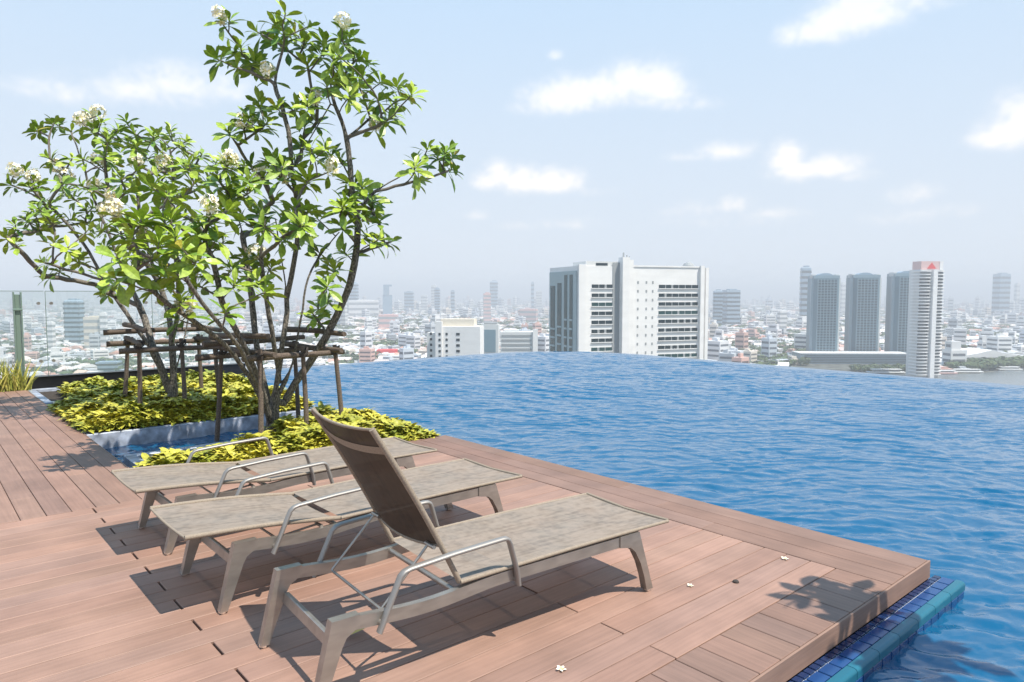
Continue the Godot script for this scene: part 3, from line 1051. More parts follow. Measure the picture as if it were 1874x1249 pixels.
func build_tree(called: String, label: String, foot: Vector3, limbs: Array, tips: Array, blooms: Array, thick: float, leaf_size: float, big: int):
	var t := thing(called, label, "frangipani tree", foot)
	# the skeleton: nodes with a parent each; limbs first, then a curved shoot to every tip
	var pos := []
	var par := []
	var kin := []
	var chains := []
	for l in limbs:
		var pts := []
		for p in l:
			pts.append(Vector3(p[0], p[1], -p[2]) - foot)
		var path := smooth_path(pts)
		var from := -1
		if pos.size():
			var best := 1e9
			for i in pos.size():
				var d: float = pos[i].distance_to(path[0])
				if d < best:
					best = d
					from = i
		var chain := [from] if from >= 0 else []
		for i in path.size():
			var p: Vector3 = path[i]
			p += Vector3(noise.get_noise_3d(p.x * 90, p.y * 90, p.z * 90), 0, noise.get_noise_3d(p.x * 90 + 40, p.y * 90, p.z * 90)) * 0.035 * minf(1.0, i / 4.0)
			pos.append(p)
			par.append(chain[-1] if chain.size() else -1)
			chain.append(pos.size() - 1)
		chains.append([chain, true])
	var ends := []
	for p in tips:
		ends.append([Vector3(p[0], p[1], -p[2]) - foot, true])
		var first: Vector3 = ends[-1][0]
		for extra in rng.randi_range(1, 2):
			ends.append([first + Vector3(rng.randf_range(-0.26, 0.26), rng.randf_range(-0.26, 0.14), rng.randf_range(-0.3, 0.3)), true])
	for p in blooms:
		ends.append([Vector3(p[0], p[1], -p[2]) - foot, false])
	var order := range(ends.size())
	order.sort_custom(func(a, b): return ends[a][0].length() < ends[b][0].length())
	var tops := []
	for k in order:
		var e: Vector3 = ends[k][0]
		var best := 1e9
		var from := 0
		for i in pos.size():
			var q: Vector3 = pos[i]
			if q.y < 0.75:
				continue
			var d := q.distance_to(e)
			var cost := d + maxf(0.0, q.y - e.y + 0.12) * 2.5
			if d < 0.10:
				cost += 0.6
			if cost < best:
				best = cost
				from = i
		var a: Vector3 = pos[from]
		var before: Vector3 = pos[par[from]] if par[from] >= 0 else a - Vector3.UP
		var out := (a - before).normalized()
		var n := maxi(3, int(a.distance_to(e) / 0.09))
		var chain := [from]
		var d := a.distance_to(e)
		var c := a.lerp(e, 0.5) + out * d * 0.10 + Vector3(rng.randf_range(-1, 1), -0.6, rng.randf_range(-1, 1)) * d * 0.09
		for i in range(1, n + 1):
			var u := float(i) / n
			var p := a * (1 - u) * (1 - u) + c * 2 * u * (1 - u) + e * u * u
			p += Vector3(rng.randf_range(-1, 1), rng.randf_range(-1, 1), rng.randf_range(-1, 1)) * 0.008 * (1.0 if i < n else 0.0)
			pos.append(p)
			par.append(chain[-1])
			chain.append(pos.size() - 1)
		chains.append([chain, false])
		tops.append([pos.size() - 1, ends[k][1]])
	var carried := []
	carried.resize(pos.size())
	carried.fill(0.0)
	for q in tops:
		var i: int = q[0]
		while i >= 0:
			carried[i] += 1.0
			i = par[i]
	for c in chains:
		var pts := []
		var rad := []
		var chain: Array = c[0]
		for i in chain.size():
			pts.append(pos[chain[i]])
			var mine: float = carried[chain[mini(maxi(i, 1), chain.size() - 1)]]
			rad.append(thick * pow(maxf(mine, 0.8), 0.43) * (1.0 + 0.10 * noise.get_noise_1d(chain[i] * 37.0)))
		if c[1] and pts[0].y < 0.2:
			rad[0] *= 1.3
		var s := Shape.new()
		s.tube(pts, rad, 9 if c[1] else 6)
		put("trunk" if c[1] and rad[0] > thick * 3.0 else "branch", s.mesh(), M.bark if c[1] else M.twig, t)
	# leaves: a loose whorl at every shoot tip
	var kinds := []
	for i in 4:
		kinds.append(leaf_mesh(leaf_size, leaf_size * (0.33 + 0.03 * i), leaf_size * (0.06 + 0.09 * i), 0.2, 0.98))
	var leaves := []
	for q in tops:
		var p: Vector3 = pos[q[0]]
		var dir: Vector3 = (p - pos[par[q[0]]]).normalized()
		dir = (dir + Vector3.UP * 0.55).normalized()
		var base := Basis(Quaternion(Vector3.UP, dir))
		var many := rng.randi_range(9, 14) if q[1] else 5
		var spin := rng.randf() * TAU
		var tone := rng.randf()
		for i in many:
			var f := float(i) / many
			var around := spin + i * 2.39996
			var tilt := lerpf(1.85, 0.5, f) + rng.randf_range(-0.22, 0.22)
			var b := base * Basis(Vector3.UP, around) * Basis(Vector3.RIGHT, tilt - PI / 2.0) * Basis(Vector3.BACK, rng.randf_range(-0.5, 0.5))
			var s := rng.randf_range(0.72, 1.12) * lerpf(1.05, 0.72, f * f)
			var young := clampf(tone * 0.7 + f * 0.35 + rng.randf_range(-0.2, 0.2), 0.0, 1.0)
			var col := Color(0.17, 0.32, 0.03).lerp(Color(0.55, 0.70, 0.07), young)
			if rng.randf() < 0.004:
				col = Color(0.5, 0.42, 0.05)
			leaves.append([Transform3D(b.scaled(Vector3(s, s, s)), p - dir * 0.07 * (1.0 - f)), col, (p + foot).distance_to(Vector3(0, EYE, 0)) - 0.5 * s + rng.randf() * 0.3, rng.randi() % 4])
	leaves.sort_custom(func(a, b): return a[2] < b[2])
	var skins := {}
	for i in mini(big, leaves.size()):
		var l = leaves[i]
		var key := "%d %d" % [int(clampf(l[1].r * 40.0, 0, 24)), int(l[1].g < l[1].r * 1.1)]
		if not skins.has(key):
			var m: StandardMaterial3D = M.leaf.duplicate()
			m.albedo_color = Color(l[1].r, l[1].g, l[1].b).linear_to_srgb()
			skins[key] = m
		var o := put("leaf", kinds[l[3]], skins[key], t)
		o.transform = l[0]
	if leaves.size() > big:
		var mm := MultiMesh.new()
		mm.transform_format = MultiMesh.TRANSFORM_3D
		mm.use_colors = true
		mm.mesh = kinds[1]
		mm.instance_count = leaves.size() - big
		for i in mm.instance_count:
			mm.set_instance_transform(i, leaves[big + i][0])
			mm.set_instance_color(i, leaves[big + i][1])
		var o := MultiMeshInstance3D.new()
		o.name = "foliage"
		o.multimesh = mm
		o.material_override = M.leaf
		t.add_child(o, true)
		tag(o, "", "", "", "stuff")
	for q in tops:
		if not q[1]:
			var o := put("blossom_cluster", bloom_cluster(18, 0.095), M.petal, t)
			o.position = pos[q[0]] + Vector3(0, 0.05, 0)


func build_support(label: String, centre: Vector3, half: float, ring: float, turn: float, lean: float):
	var t := thing("tree_support", label, "tree support", centre, turn)
	var joints := []
	for i in 4:
		var s := -1.0 if i % 2 else 1.0
		for k in 2:
			var pole := Shape.new()
			var y := ring + 0.075 * (i / 2) + 0.16 * k
			if k == 1 and i == 0:
				continue
			var far := half + rng.randf_range(0.10, 0.24)
			var a := Vector3(-far, y + rng.randf_range(-0.03, 0.03), s * half * 0.85)
			var b := Vector3(far - 0.06, y + rng.randf_range(-0.03, 0.03), s * half * 0.85 + rng.randf_range(-0.06, 0.06))
			if i >= 2:
				a = Vector3(a.z, a.y, a.x)
				b = Vector3(b.z, b.y, b.x)
			var mid := a.lerp(b, 0.5) + Vector3(0, rng.randf_range(-0.015, 0.02), 0)
			pole.tube([a, mid, b], [0.036, 0.033, 0.028], 8)
			put("pole", pole.mesh(), M.pole, t)
	for i in 5:
		var a := [Vector2(-1, -1), Vector2(1, -1), Vector2(1, 1), Vector2(-1, 1), Vector2(0.1, 1.0), Vector2(1.0, 0.25)][i] as Vector2
		var top := Vector3(a.x * half * 0.86, ring + 0.12, a.y * half * 0.86)
		var low := Vector3(a.x * (half * 0.86 + lean * rng.randf_range(0.3, 1.3)), -0.12, a.y * (half * 0.86 + lean * rng.randf_range(0.2, 1.2)))
		var leg := Shape.new()
		leg.tube([low, low.lerp(top, 0.5) + Vector3(0.01, 0, -0.01), top], [0.030, 0.027, 0.024], 8)
		put("stake", leg.mesh(), M.pole, t)
		var tie := Shape.new()
		for k in 3:
			var c := top + Vector3(0, -0.05 - 0.02 * k, 0)
			var loop := []
			for q in 9:
				var r := TAU * q / 8.0
				loop.append(c + Vector3(cos(r) * 0.055, sin(r * 2.0 + k) * 0.015 + 0.03 * cos(r), sin(r) * 0.055))
			tie.tube(loop, [0.009], 5)
		put("lashing", tie.mesh(), M.rope, t)


func build_trees():
	build_tree("frangipani_tree", "taller frangipani tree rising from the yellow planter bed beside the loungers", at(3.12, -0.08, 7.76), LIMBS_2, TIPS_2, BLOOMS_2, 0.0074, 0.215, 299)
	build_tree("frangipani_tree", "lower spreading frangipani tree nearer the glass balustrade", at(2.62, -0.1, 9.78), LIMBS_1, TIPS_1, BLOOMS_1, 0.0076, 0.18, 299)
	build_support("rough brown pole frame lashed round the taller frangipani trunk", at(3.2, 0, 7.72), 0.52, 0.86, 0.1, 0.12)
	build_support("rough brown pole frame lashed round the lower frangipani trunk", at(2.62, 0, 9.8), 0.50, 0.88, -0.08, 0.08)
	# a third tree stands just outside the picture; its leaves shade the front corner of the deck
	var tips := [[3.78, 2.55, 0.12], [3.98, 2.62, 0.16], [3.9, 2.72, 0.34], [4.12, 2.5, -0.02], [3.88, 2.3, 0.3], [3.4, 2.9, -1.3], [3.1, 2.8, -1.2], [3.6, 2.9, -1.4], [3.3, 2.6, -1.7]]
	build_tree("frangipani_tree", "small frangipani tree beside the deck corner, casting its leaf shadow there", at(3.3, -0.05, -1.9), [[[3.3, -0.05, -1.9], [3.32, 0.8, -1.7], [3.4, 1.6, -1.0], [3.58, 2.1, -0.2], [3.72, 2.35, 0.15]], [[3.35, 1.3, -1.4], [3.3, 2.0, -1.3], [3.4, 2.5, -1.1]]], tips, [], 0.016, 0.25, 60)
	planter(2.8, 3.8, -2.4, -1.4, "small marble planter bed in the pool off the deck corner")


func build_small_things():
	# the fallen flowers and leaf on the boards
	for q in [[4.02 - 0.18, 1.98, "white fallen flower on the light boards near the deck's pool corner"], [1.99, 1.98, "white fallen flower on the boards below the raised lounger's foot"], [3.10, 2.12, "pale fallen petals on the boards between lounger foot and pool border"]]:
		var s := Shape.new()
		var flat: bool = q[0] == 3.10
		bloom_shape(s, Vector3.ZERO, Basis(Vector3.UP, 0.6) * Basis(Vector3.RIGHT, 0.1), 0.023 if not flat else 0.019)
		var o := put("fallen_flower", s.mesh(), M.petal)
		o.position = at(q[0], 0.004, q[1])
		tag(o, q[2], "flower", "fallen frangipani flowers on the deck")
	var p := Shape.new()
	p.lathe(Vector3.ZERO, [[0.0, 0.012], [0.012, 0.011], [0.017, 0.006], [0.017, 0.0]], 12)
	var o := put("deck_plug", p.mesh(), M.rope)
	o.position = at(3.33, 0.0, 1.99)
	tag(o, "small dark round plug in the boards near the deck corner", "plug")
	var l := put("fallen_leaf", leaf_mesh(0.11, 0.04, -0.02, 0.5), paint(0.62, 0.47, 0.16, 0.6))
	l.position = at(1.43, 0.012, 2.80)
	l.rotation.y = 1.4
	tag(l, "dry yellow fallen leaf under the raised lounger's head end", "leaf")


func slab(parent: Node, called: String, centre: Vector3, size: Vector3, m: Material, bevel := 0.0) -> MeshInstance3D:
	var s := Shape.new()
	s.box(centre, size, bevel)
	return put(called, s.mesh(), m, parent)


func white_office():
	var d := 297.0
	var top := high(487.0, d)
	var base := far_at(1057.0, d)
	var t := thing("office_block", "large white office block with dark window bands rising behind the pool edge", "office building", base, facing(20.0))
	var wide := 65.0
	var deep := 30.0
	var floor_h := 3.86
	slab(t, "wall", Vector3(wide / 2, top / 2, -deep / 2), Vector3(wide, top, deep), M.white)
	# a white pier at the left corner, a stair tower standing out and up, and a pier at the right end
	slab(t, "pier", Vector3(1.6, top / 2 + 0.3, 0.45), Vector3(3.2, top + 0.6, 1.6), M.white)
	slab(t, "pier", Vector3(wide - 3.6, top / 2 + 0.4, 0.45), Vector3(2.0, top + 0.8, 1.8), M.white)
	slab(t, "pier", Vector3(wide - 0.8, top / 2, 0.3), Vector3(1.6, top, 1.2), M.white)
	slab(t, "stair_tower", Vector3(21.5, top / 2 + 1.9, 1.0), Vector3(3.4, top + 3.8, 4.0), M.white)
	slab(t, "stair_tower", Vector3(24.6, top / 2 + 1.4, 0.2), Vector3(2.6, top + 2.8, 2.6), M.white)
	slab(t, "recess", Vector3(18.2, top / 2 + 0.8, 0.06), Vector3(3.4, top + 1.6, 0.3), M.grey)
	var caps := slab(t, "roof", Vector3(12.0, top + 1.0, -7.0), Vector3(16.0, 2.0, 13.0), M.pale)
	slab(caps, "opening", Vector3(11.5, top + 0.8, -0.42), Vector3(5.5, 1.1, 0.2), M.dark_glass)
	for q in [[22.0, 4.8, 0.5, 2.4], [23.6, 4.2, 0.35, 1.6], [24.8, 3.9, 0.3, 1.2]]:
		slab(caps, "mast", Vector3(q[0], top + q[1], -0.5), Vector3(q[2], q[3], q[2]), M.grey)
	var dome := Shape.new()
	dome.lathe(Vector3(58.0, top, -5.0), [[2.8, 0.0], [2.7, 1.0], [2.0, 2.0], [0.9, 2.6], [0.0, 2.8]], 14)
	put("water_tank", dome.mesh(), M.grey, caps)
	slab(caps, "parapet", Vector3(43.6, top + 0.25, 0.1), Vector3(34.0, 0.7, 0.4), M.white)
	for i in 13:
		var y := top - 8.6 - floor_h * i
		for q in [[6.6, 16.4, 3], [39.5, 59.8, 6]]:
			var w := slab(t, "window", Vector3((q[0] + q[1]) / 2, y, 0.02), Vector3(q[1] - q[0], 1.55, 0.16), M.dark_glass if (i * 7 + int(q[0])) % 5 else M.teal_glass)
			for k in range(1, q[2]):
				var x: float = lerpf(q[0], q[1], float(k) / q[2])
				slab(w, "mullion", Vector3(x, y, 0.06), Vector3(0.35 if rng.randf() < 0.7 else 1.0, 1.56, 0.18), M.grey)
			slab(w, "sill", Vector3((q[0] + q[1]) / 2, y - 0.92, 0.25), Vector3(q[1] - q[0] + 0.4, 0.28, 0.5), M.white)
		for x in [29.0, 33.2, 36.4]:
			slab(t, "window", Vector3(x, y + 1.2 + 0.6, 0.02), Vector3(0.75, 1.15, 0.14), M.grey)
	# the glazed flank turned towards the left
	slab(t, "flank", Vector3(-0.2, top / 2 - 1.0, -deep / 2), Vector3(0.5, top - 2.0, deep - 1.0), M.flank)
	for i in 4:
		var z: float = [-5.6, -11.2, -18.0, -25.4][i]
		var w: float = [3.0, 3.0, 4.4, 5.0][i]
		var tip: float = [3.6, 3.6, 7.0, 8.2][i]
		var win := slab(t, "window", Vector3(-0.45, (top - tip) / 2 + 12, z), Vector3(0.3, top - tip - 24.0, w), M.teal_glass)
		for k in 5:
			slab(win, "mullion", Vector3(-0.65, top - tip - 19.5 - k * floor_h, z), Vector3(0.2, 0.8, w), M.flank)


func plain_tower(called: String, label: String, px0: float, px1: float, py: float, d: float, wall: Material, glass: Material, away: float, bands: int, deep_share := 0.7, style := 0, group := ""):
	var w := (px1 - px0) / 1283.0 * d
	var top := high(py, d)
	var t := thing(called, label, "tower" if top > 70.0 else "building", far_at((px0 + px1) / 2.0, d), facing(away), group)
	var deep := w * deep_share
	if style == 3:
		# a slab with a stepped, hooked outline
		slab(t, "wall", Vector3(0, top * 0.36, 0), Vector3(w, top * 0.72, deep), wall)
		slab(t, "wall", Vector3(-w * 0.12, top * 0.84, 0), Vector3(w * 0.62, top * 0.32, deep), wall)
		slab(t, "roof", Vector3(w * 0.02, top * 0.985, 0), Vector3(w * 0.92, top * 0.05, deep * 0.9), wall)
		return
	slab(t, "wall", Vector3(0, top / 2, 0), Vector3(w, top, deep), wall, minf(w, deep) * (0.12 if style == 1 else 0.0))
	var cap := 0.25 if style == 2 else 0.55
	slab(t, "roof", Vector3(w * 0.05, top + top * 0.012, 0), Vector3(w * cap, top * 0.03, deep * 0.6), wall)
	for i in bands:
		var y := top * (0.97 - 0.9 * (i + 0.5) / bands)
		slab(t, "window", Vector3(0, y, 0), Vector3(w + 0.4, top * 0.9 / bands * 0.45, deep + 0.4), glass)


func glass_twin(label: String, px0: float, px1: float, py: float, d: float):
	var w := (px1 - px0) / 1283.0 * d
	var top := high(py, d)
	var t := thing("glass_tower", label, "tower", far_at((px0 + px1) / 2.0, d), facing(-6.0), "dark glass towers on the river bank")
	var o := PackedVector2Array()
	for q in [[-0.5, 0.22], [-0.5, -0.22], [-0.3, -0.4], [0.3, -0.4], [0.5, -0.22], [0.5, 0.22], [0.36, 0.42], [-0.36, 0.42]]:
		o.append(Vector2(q[0] * w, q[1] * w))
	var s := Shape.new()
	s.prism(o, 0.0, top * 0.93, Transform3D(Basis(Vector3.RIGHT, Vector3.BACK, Vector3.UP), Vector3.ZERO))
	put("wall", s.mesh(), M.blue_glass, t)
	for i in 7:
		var x := lerpf(-0.33, 0.33, i / 6.0) * w
		slab(t, "rib", Vector3(x, top * 0.46, 0.42 * w), Vector3(w * 0.02, top * 0.92, w * 0.03), M.blue_wall)
	for i in 30:
		slab(t, "window", Vector3(0, top * 0.03 + i * top * 0.03, 0.41 * w), Vector3(w * 0.66, top * 0.011, w * 0.035), M.dark_glass)
	for x in [-0.47, 0.44]:
		slab(t, "pier", Vector3(x * w, top * 0.465, 0.24 * w), Vector3(w * 0.10, top * 0.93, w * 0.12), M.blue_wall if x < 0 else M.pale)
	slab(t, "crown", Vector3(0, top * 0.945, 0), Vector3(w * 0.9, top * 0.035, w * 0.66), M.blue_wall)
	var arc := PackedVector2Array()
	for i in 13:
		var a := PI * i / 12.0
		arc.append(Vector2(cos(a) * w * 0.24, top * 0.96 + sin(a) * top * 0.03))
	s = Shape.new()
	s.prism(arc, -0.2 * w, 0.2 * w)
	put("roof", s.mesh(), M.haze_blue, t)
	for x in [-0.4, 0.4]:
		slab(t, "corner_turret", Vector3(x * w, top * 0.95, 0), Vector3(w * 0.1, top * 0.05, w * 0.4), M.pale)


func condo_tower():
	var d := 935.0
	var px0 := 1674.0
	var px1 := 1724.0
	var w := (px1 - px0) / 1283.0 * d
	var top := high(494.0, d)
	var t := thing("condominium_tower", "slim white balconied tower with a red emblem on its crown", "tower", far_at(1702, d), facing(8.0))
	slab(t, "wall", Vector3(0, top / 2, -w * 0.3), Vector3(w * 0.86, top, w * 0.6), M.pale)
	slab(t, "spine", Vector3(w * 0.05, top / 2, w * 0.06), Vector3(w * 0.17, top, w * 0.2), M.white)
	slab(t, "side_pier", Vector3(w * 0.46, top / 2 + 3.0, -w * 0.2), Vector3(w * 0.06, top + 6.0, w * 0.3), M.white)
	var n := 33
	for i in n:
		var y := top * 0.985 - i * (top * 0.985 / n)
		var s := Shape.new()
		for k in [[-0.5, -0.05, 0.15], [0.14, 0.5, 0.10]]:
			var o := PackedVector2Array()
			for q in 9:
				var u := q / 8.0
				o.append(Vector2(lerpf(k[0], k[1], u) * w, k[2] * w * sin(PI * (0.15 + 0.7 * u))))
			o.append(Vector2(k[1] * w, -0.4 * w))
			o.append(Vector2(k[0] * w, -0.4 * w))
			s.prism(o, y - 0.6, y + 0.6, Transform3D(Basis(Vector3.RIGHT, Vector3.BACK, Vector3.UP), Vector3.ZERO))
		var b := put("balcony", s.mesh(), M.white, t)
		if i < n - 1:
			for x in [[-0.28, 0.40], [0.31, 0.30]]:
				slab(b, "window", Vector3(x[0] * w, y - top / n * 0.5, 0.012 * w), Vector3(x[1] * w, top / n * 0.5, 0.4), M.dark_glass if rng.randf() < 0.7 else M.grey)
	var c := slab(t, "crown", Vector3(-w * 0.06, top + 5.5, -w * 0.22), Vector3(w * 0.74, 11.0, w * 0.46), M.pink)
	slab(c, "crown_wing", Vector3(w * 0.38, top + 5.7, -w * 0.2), Vector3(w * 0.14, 11.2, w * 0.44), M.white)
	var e := Shape.new()
	e.prism(PackedVector2Array([Vector2(-w * 0.20, top + 1.2), Vector2(w * 0.16, top + 1.2), Vector2(w * 0.06, top + 5.6), Vector2(-w * 0.02, top + 9.2), Vector2(-w * 0.10, top + 5.6)]), w * 0.012, w * 0.03)
	put("emblem", e.mesh(), M.red, c)


func low_white_block():
	var d := 420.0
	var top := high(598.0, d)
	var t := thing("apartment_block", "white mid-rise block with columns of small windows at the pool edge", "building", far_at(829, d), facing(-6.0))
	var k := d / 1283.0
	slab(t, "wall", Vector3(8 * k, top / 2, -8), Vector3(84 * k, top, 16), M.white)
	slab(t, "wing", Vector3(-42 * k, top / 2 - 2.0, -10), Vector3(20 * k, top - 4.0, 12), M.pale)
	slab(t, "roof", Vector3(6 * k, top + 2.2, -9), Vector3(62 * k, 4.4, 11), M.cream)
	slab(t, "stair_tower", Vector3(-26 * k, top / 2 + 1.5, 0.6), Vector3(12 * k, top + 3.0, 2.4), M.white)
	for i in 9:
		for x in [-44.0, -24.0, -12.0, 9.0]:
			slab(t, "window", Vector3(x * k, top - 4.5 - i * 3.4, 1.85 if x == -24.0 else (-3.9 if x < -40.0 else 0.05)), Vector3(6.5 * k if x == 9.0 else 4.0 * k, 1.5, 0.2), M.dark_glass)
	var g := thing("glass_block", "dark blue glazed block beside the white mid-rise block", "building", far_at(897, 470.0), facing(-4.0))
	var gt := high(594.0, 470.0)
	slab(g, "wall", Vector3(0, gt / 2, -5), Vector3(11.0, gt, 10), M.pale)
	slab(g, "window", Vector3(-0.6, gt - 11.0, 0.1), Vector3(8.6, 15.0, 0.3), M.blue_wall)
	slab(g, "roof", Vector3(0, gt + 0.6, -5), Vector3(9.0, 1.2, 8), M.grey)
	var h := thing("grey_block", "long low grey block between the blue glazed block and the office block", "building", far_at(950, 560.0), facing(0.0))
	var ht := high(608.0, 560.0)
	slab(h, "wall", Vector3(0, ht / 2, -8), Vector3(30.0, ht, 16), M.pale)
	for i in 5:
		slab(h, "window", Vector3(-2.0, ht - 3.0 - i * 3.6, 0.1), Vector3(24.0, 1.6, 0.3), M.grey)
	slab(h, "stair_tower", Vector3(13.0, ht / 2 + 1.2, 0.4), Vector3(4.0, ht + 2.4, 2.0), M.white)
	slab(h, "roof", Vector3(-6.0, ht + 0.8, -8), Vector3(12.0, 1.6, 9), M.pale)


func riverside():
	# podium below the dark towers
	var d := 1120.0
	var p := thing("podium", "long low dark blue podium at the feet of the glass towers", "building", far_at(1568, d), facing(-3.0))
	slab(p, "wall", Vector3(0, 8, -20), Vector3(172.0, 16.0, 40.0), M.blue_wall)
	slab(p, "roof", Vector3(0, 16.6, -20), Vector3(174.0, 1.2, 41.0), M.pale)
	for i in 5:
		slab(p, "window", Vector3(0, 2.2 + i * 2.7, 0.1), Vector3(160.0, 1.1, 0.5), M.dark_glass)
	var e := thing("exhibition_hall", "broad low hall with a peaked white roof on the river bank", "hall", far_at(1822, 1105.0), facing(3.0))
	slab(e, "wall", Vector3(0, 6, -25), Vector3(140.0, 12.0, 50.0), M.pale)
	var s := Shape.new()
	s.prism(PackedVector2Array([Vector2(-78, 12), Vector2(78, 12), Vector2(40, 15.5), Vector2(14, 19), Vector2(-4, 24), Vector2(-26, 19), Vector2(-48, 15.5)]), -52, 3)
	put("roof", s.mesh(), M.white, e)
	for q in [[1625.0, 985.0, 52.0, 6.0, "long white pier roof by the river near the slim white tower", "pier"], [1772.0, 992.0, 46.0, 3.4, "white river boat moored below the dark bank trees", "boat"], [1852.0, 1025.0, 34.0, 3.0, "white river boat moored near the broad peaked hall", "boat"], [1735.0, 976.0, 30.0, 3.6, "pale river boat moored beside the slim white tower", "boat"]]:
		var b := thing("river_pier" if q[5] == "pier" else "river_boat", q[4], q[5], far_at(q[0], q[1], GROUND + 0.8), facing(-2.0))
		slab(b, "hull" if q[5] == "boat" else "deck", Vector3(0, 0.9, 0), Vector3(q[2], 1.8, 8.0), M.pink if q[0] == 1735.0 else M.pale, 0.6)
		slab(b, "cabin" if q[5] == "boat" else "posts", Vector3(0, 2.6, 0), Vector3(q[2] * 0.7, 1.8, 5.0), M.grey)
		slab(b, "roof", Vector3(0, 3.4 + q[3] * 0.3, 0), Vector3(q[2] * 0.8, 0.8, 7.0), M.white)


func build_towers():
	white_office()
	low_white_block()
	glass_twin("leftmost of the dark blue glass towers with rounded crowns on the river bank", 1481, 1531, 499, 1180.0)
	glass_twin("middle of the dark blue glass towers with rounded crowns on the river bank", 1552, 1604, 498, 1200.0)
	glass_twin("dark blue glass tower partly behind the slim white balconied tower", 1627, 1680, 495, 1190.0)
	condo_tower()
	riverside()
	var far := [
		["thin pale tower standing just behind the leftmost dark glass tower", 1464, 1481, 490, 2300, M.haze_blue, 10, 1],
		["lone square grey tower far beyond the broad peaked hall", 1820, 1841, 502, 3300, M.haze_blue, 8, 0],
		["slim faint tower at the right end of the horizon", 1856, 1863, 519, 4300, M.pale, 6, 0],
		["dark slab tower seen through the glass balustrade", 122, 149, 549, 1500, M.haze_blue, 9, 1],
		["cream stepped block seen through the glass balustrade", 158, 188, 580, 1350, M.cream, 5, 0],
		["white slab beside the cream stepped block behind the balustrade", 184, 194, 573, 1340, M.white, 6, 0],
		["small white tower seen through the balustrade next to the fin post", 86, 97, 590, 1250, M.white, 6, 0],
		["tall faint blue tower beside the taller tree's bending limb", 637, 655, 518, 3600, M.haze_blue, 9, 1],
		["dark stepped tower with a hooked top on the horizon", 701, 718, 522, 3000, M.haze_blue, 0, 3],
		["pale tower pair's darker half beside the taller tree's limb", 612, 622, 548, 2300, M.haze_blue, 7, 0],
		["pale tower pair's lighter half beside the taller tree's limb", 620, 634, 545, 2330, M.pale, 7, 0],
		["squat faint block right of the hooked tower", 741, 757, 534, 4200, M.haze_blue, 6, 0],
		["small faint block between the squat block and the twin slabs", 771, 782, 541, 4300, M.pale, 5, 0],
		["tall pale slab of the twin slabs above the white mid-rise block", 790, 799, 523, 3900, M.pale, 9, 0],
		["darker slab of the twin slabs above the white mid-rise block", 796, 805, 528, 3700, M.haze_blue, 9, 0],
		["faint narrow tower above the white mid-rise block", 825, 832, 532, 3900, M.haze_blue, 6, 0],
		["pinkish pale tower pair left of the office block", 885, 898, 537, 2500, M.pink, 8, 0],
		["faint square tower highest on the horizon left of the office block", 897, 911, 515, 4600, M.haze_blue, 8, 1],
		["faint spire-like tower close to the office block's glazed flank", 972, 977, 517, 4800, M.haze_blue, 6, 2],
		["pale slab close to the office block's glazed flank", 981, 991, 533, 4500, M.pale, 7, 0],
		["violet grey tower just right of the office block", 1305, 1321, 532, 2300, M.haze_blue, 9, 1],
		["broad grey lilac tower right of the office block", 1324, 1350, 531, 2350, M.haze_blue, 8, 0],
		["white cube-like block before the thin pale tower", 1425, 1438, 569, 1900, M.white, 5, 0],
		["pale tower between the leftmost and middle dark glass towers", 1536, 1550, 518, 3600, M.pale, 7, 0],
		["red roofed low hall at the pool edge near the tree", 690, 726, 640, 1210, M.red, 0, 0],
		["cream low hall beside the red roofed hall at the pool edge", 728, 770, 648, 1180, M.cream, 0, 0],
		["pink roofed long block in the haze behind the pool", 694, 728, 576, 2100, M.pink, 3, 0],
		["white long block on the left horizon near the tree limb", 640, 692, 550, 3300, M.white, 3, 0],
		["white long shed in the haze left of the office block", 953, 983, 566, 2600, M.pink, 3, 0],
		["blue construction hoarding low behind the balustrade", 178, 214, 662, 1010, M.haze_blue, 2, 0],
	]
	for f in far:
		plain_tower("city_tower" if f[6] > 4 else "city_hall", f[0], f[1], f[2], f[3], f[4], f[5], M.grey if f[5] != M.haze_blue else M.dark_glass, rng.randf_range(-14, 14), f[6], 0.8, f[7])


const ZONES = [[50.0, "left of the fin post"], [122.0, "beside the fin post"], [215.0, "below the balustrade's dark slab"], [340.0, "behind the lower frangipani"], [520.0, "behind the pole frames"], [612.0, "behind the taller tree's trunk"], [700.0, "below the bending limb"], [780.0, "below the hooked tower"], [880.0, "above the white mid-rise"], [1010.0, "by the office block's glazed flank"], [1300.0, "behind the office block"], [1360.0, "under the grey lilac tower"], [1480.0, "before the leftmost glass tower"], [1640.0, "between the dark glass towers"], [1740.0, "around the slim white tower"], [1805.0, "over the peaked hall"], [9999.0, "under the lone square tower"]]


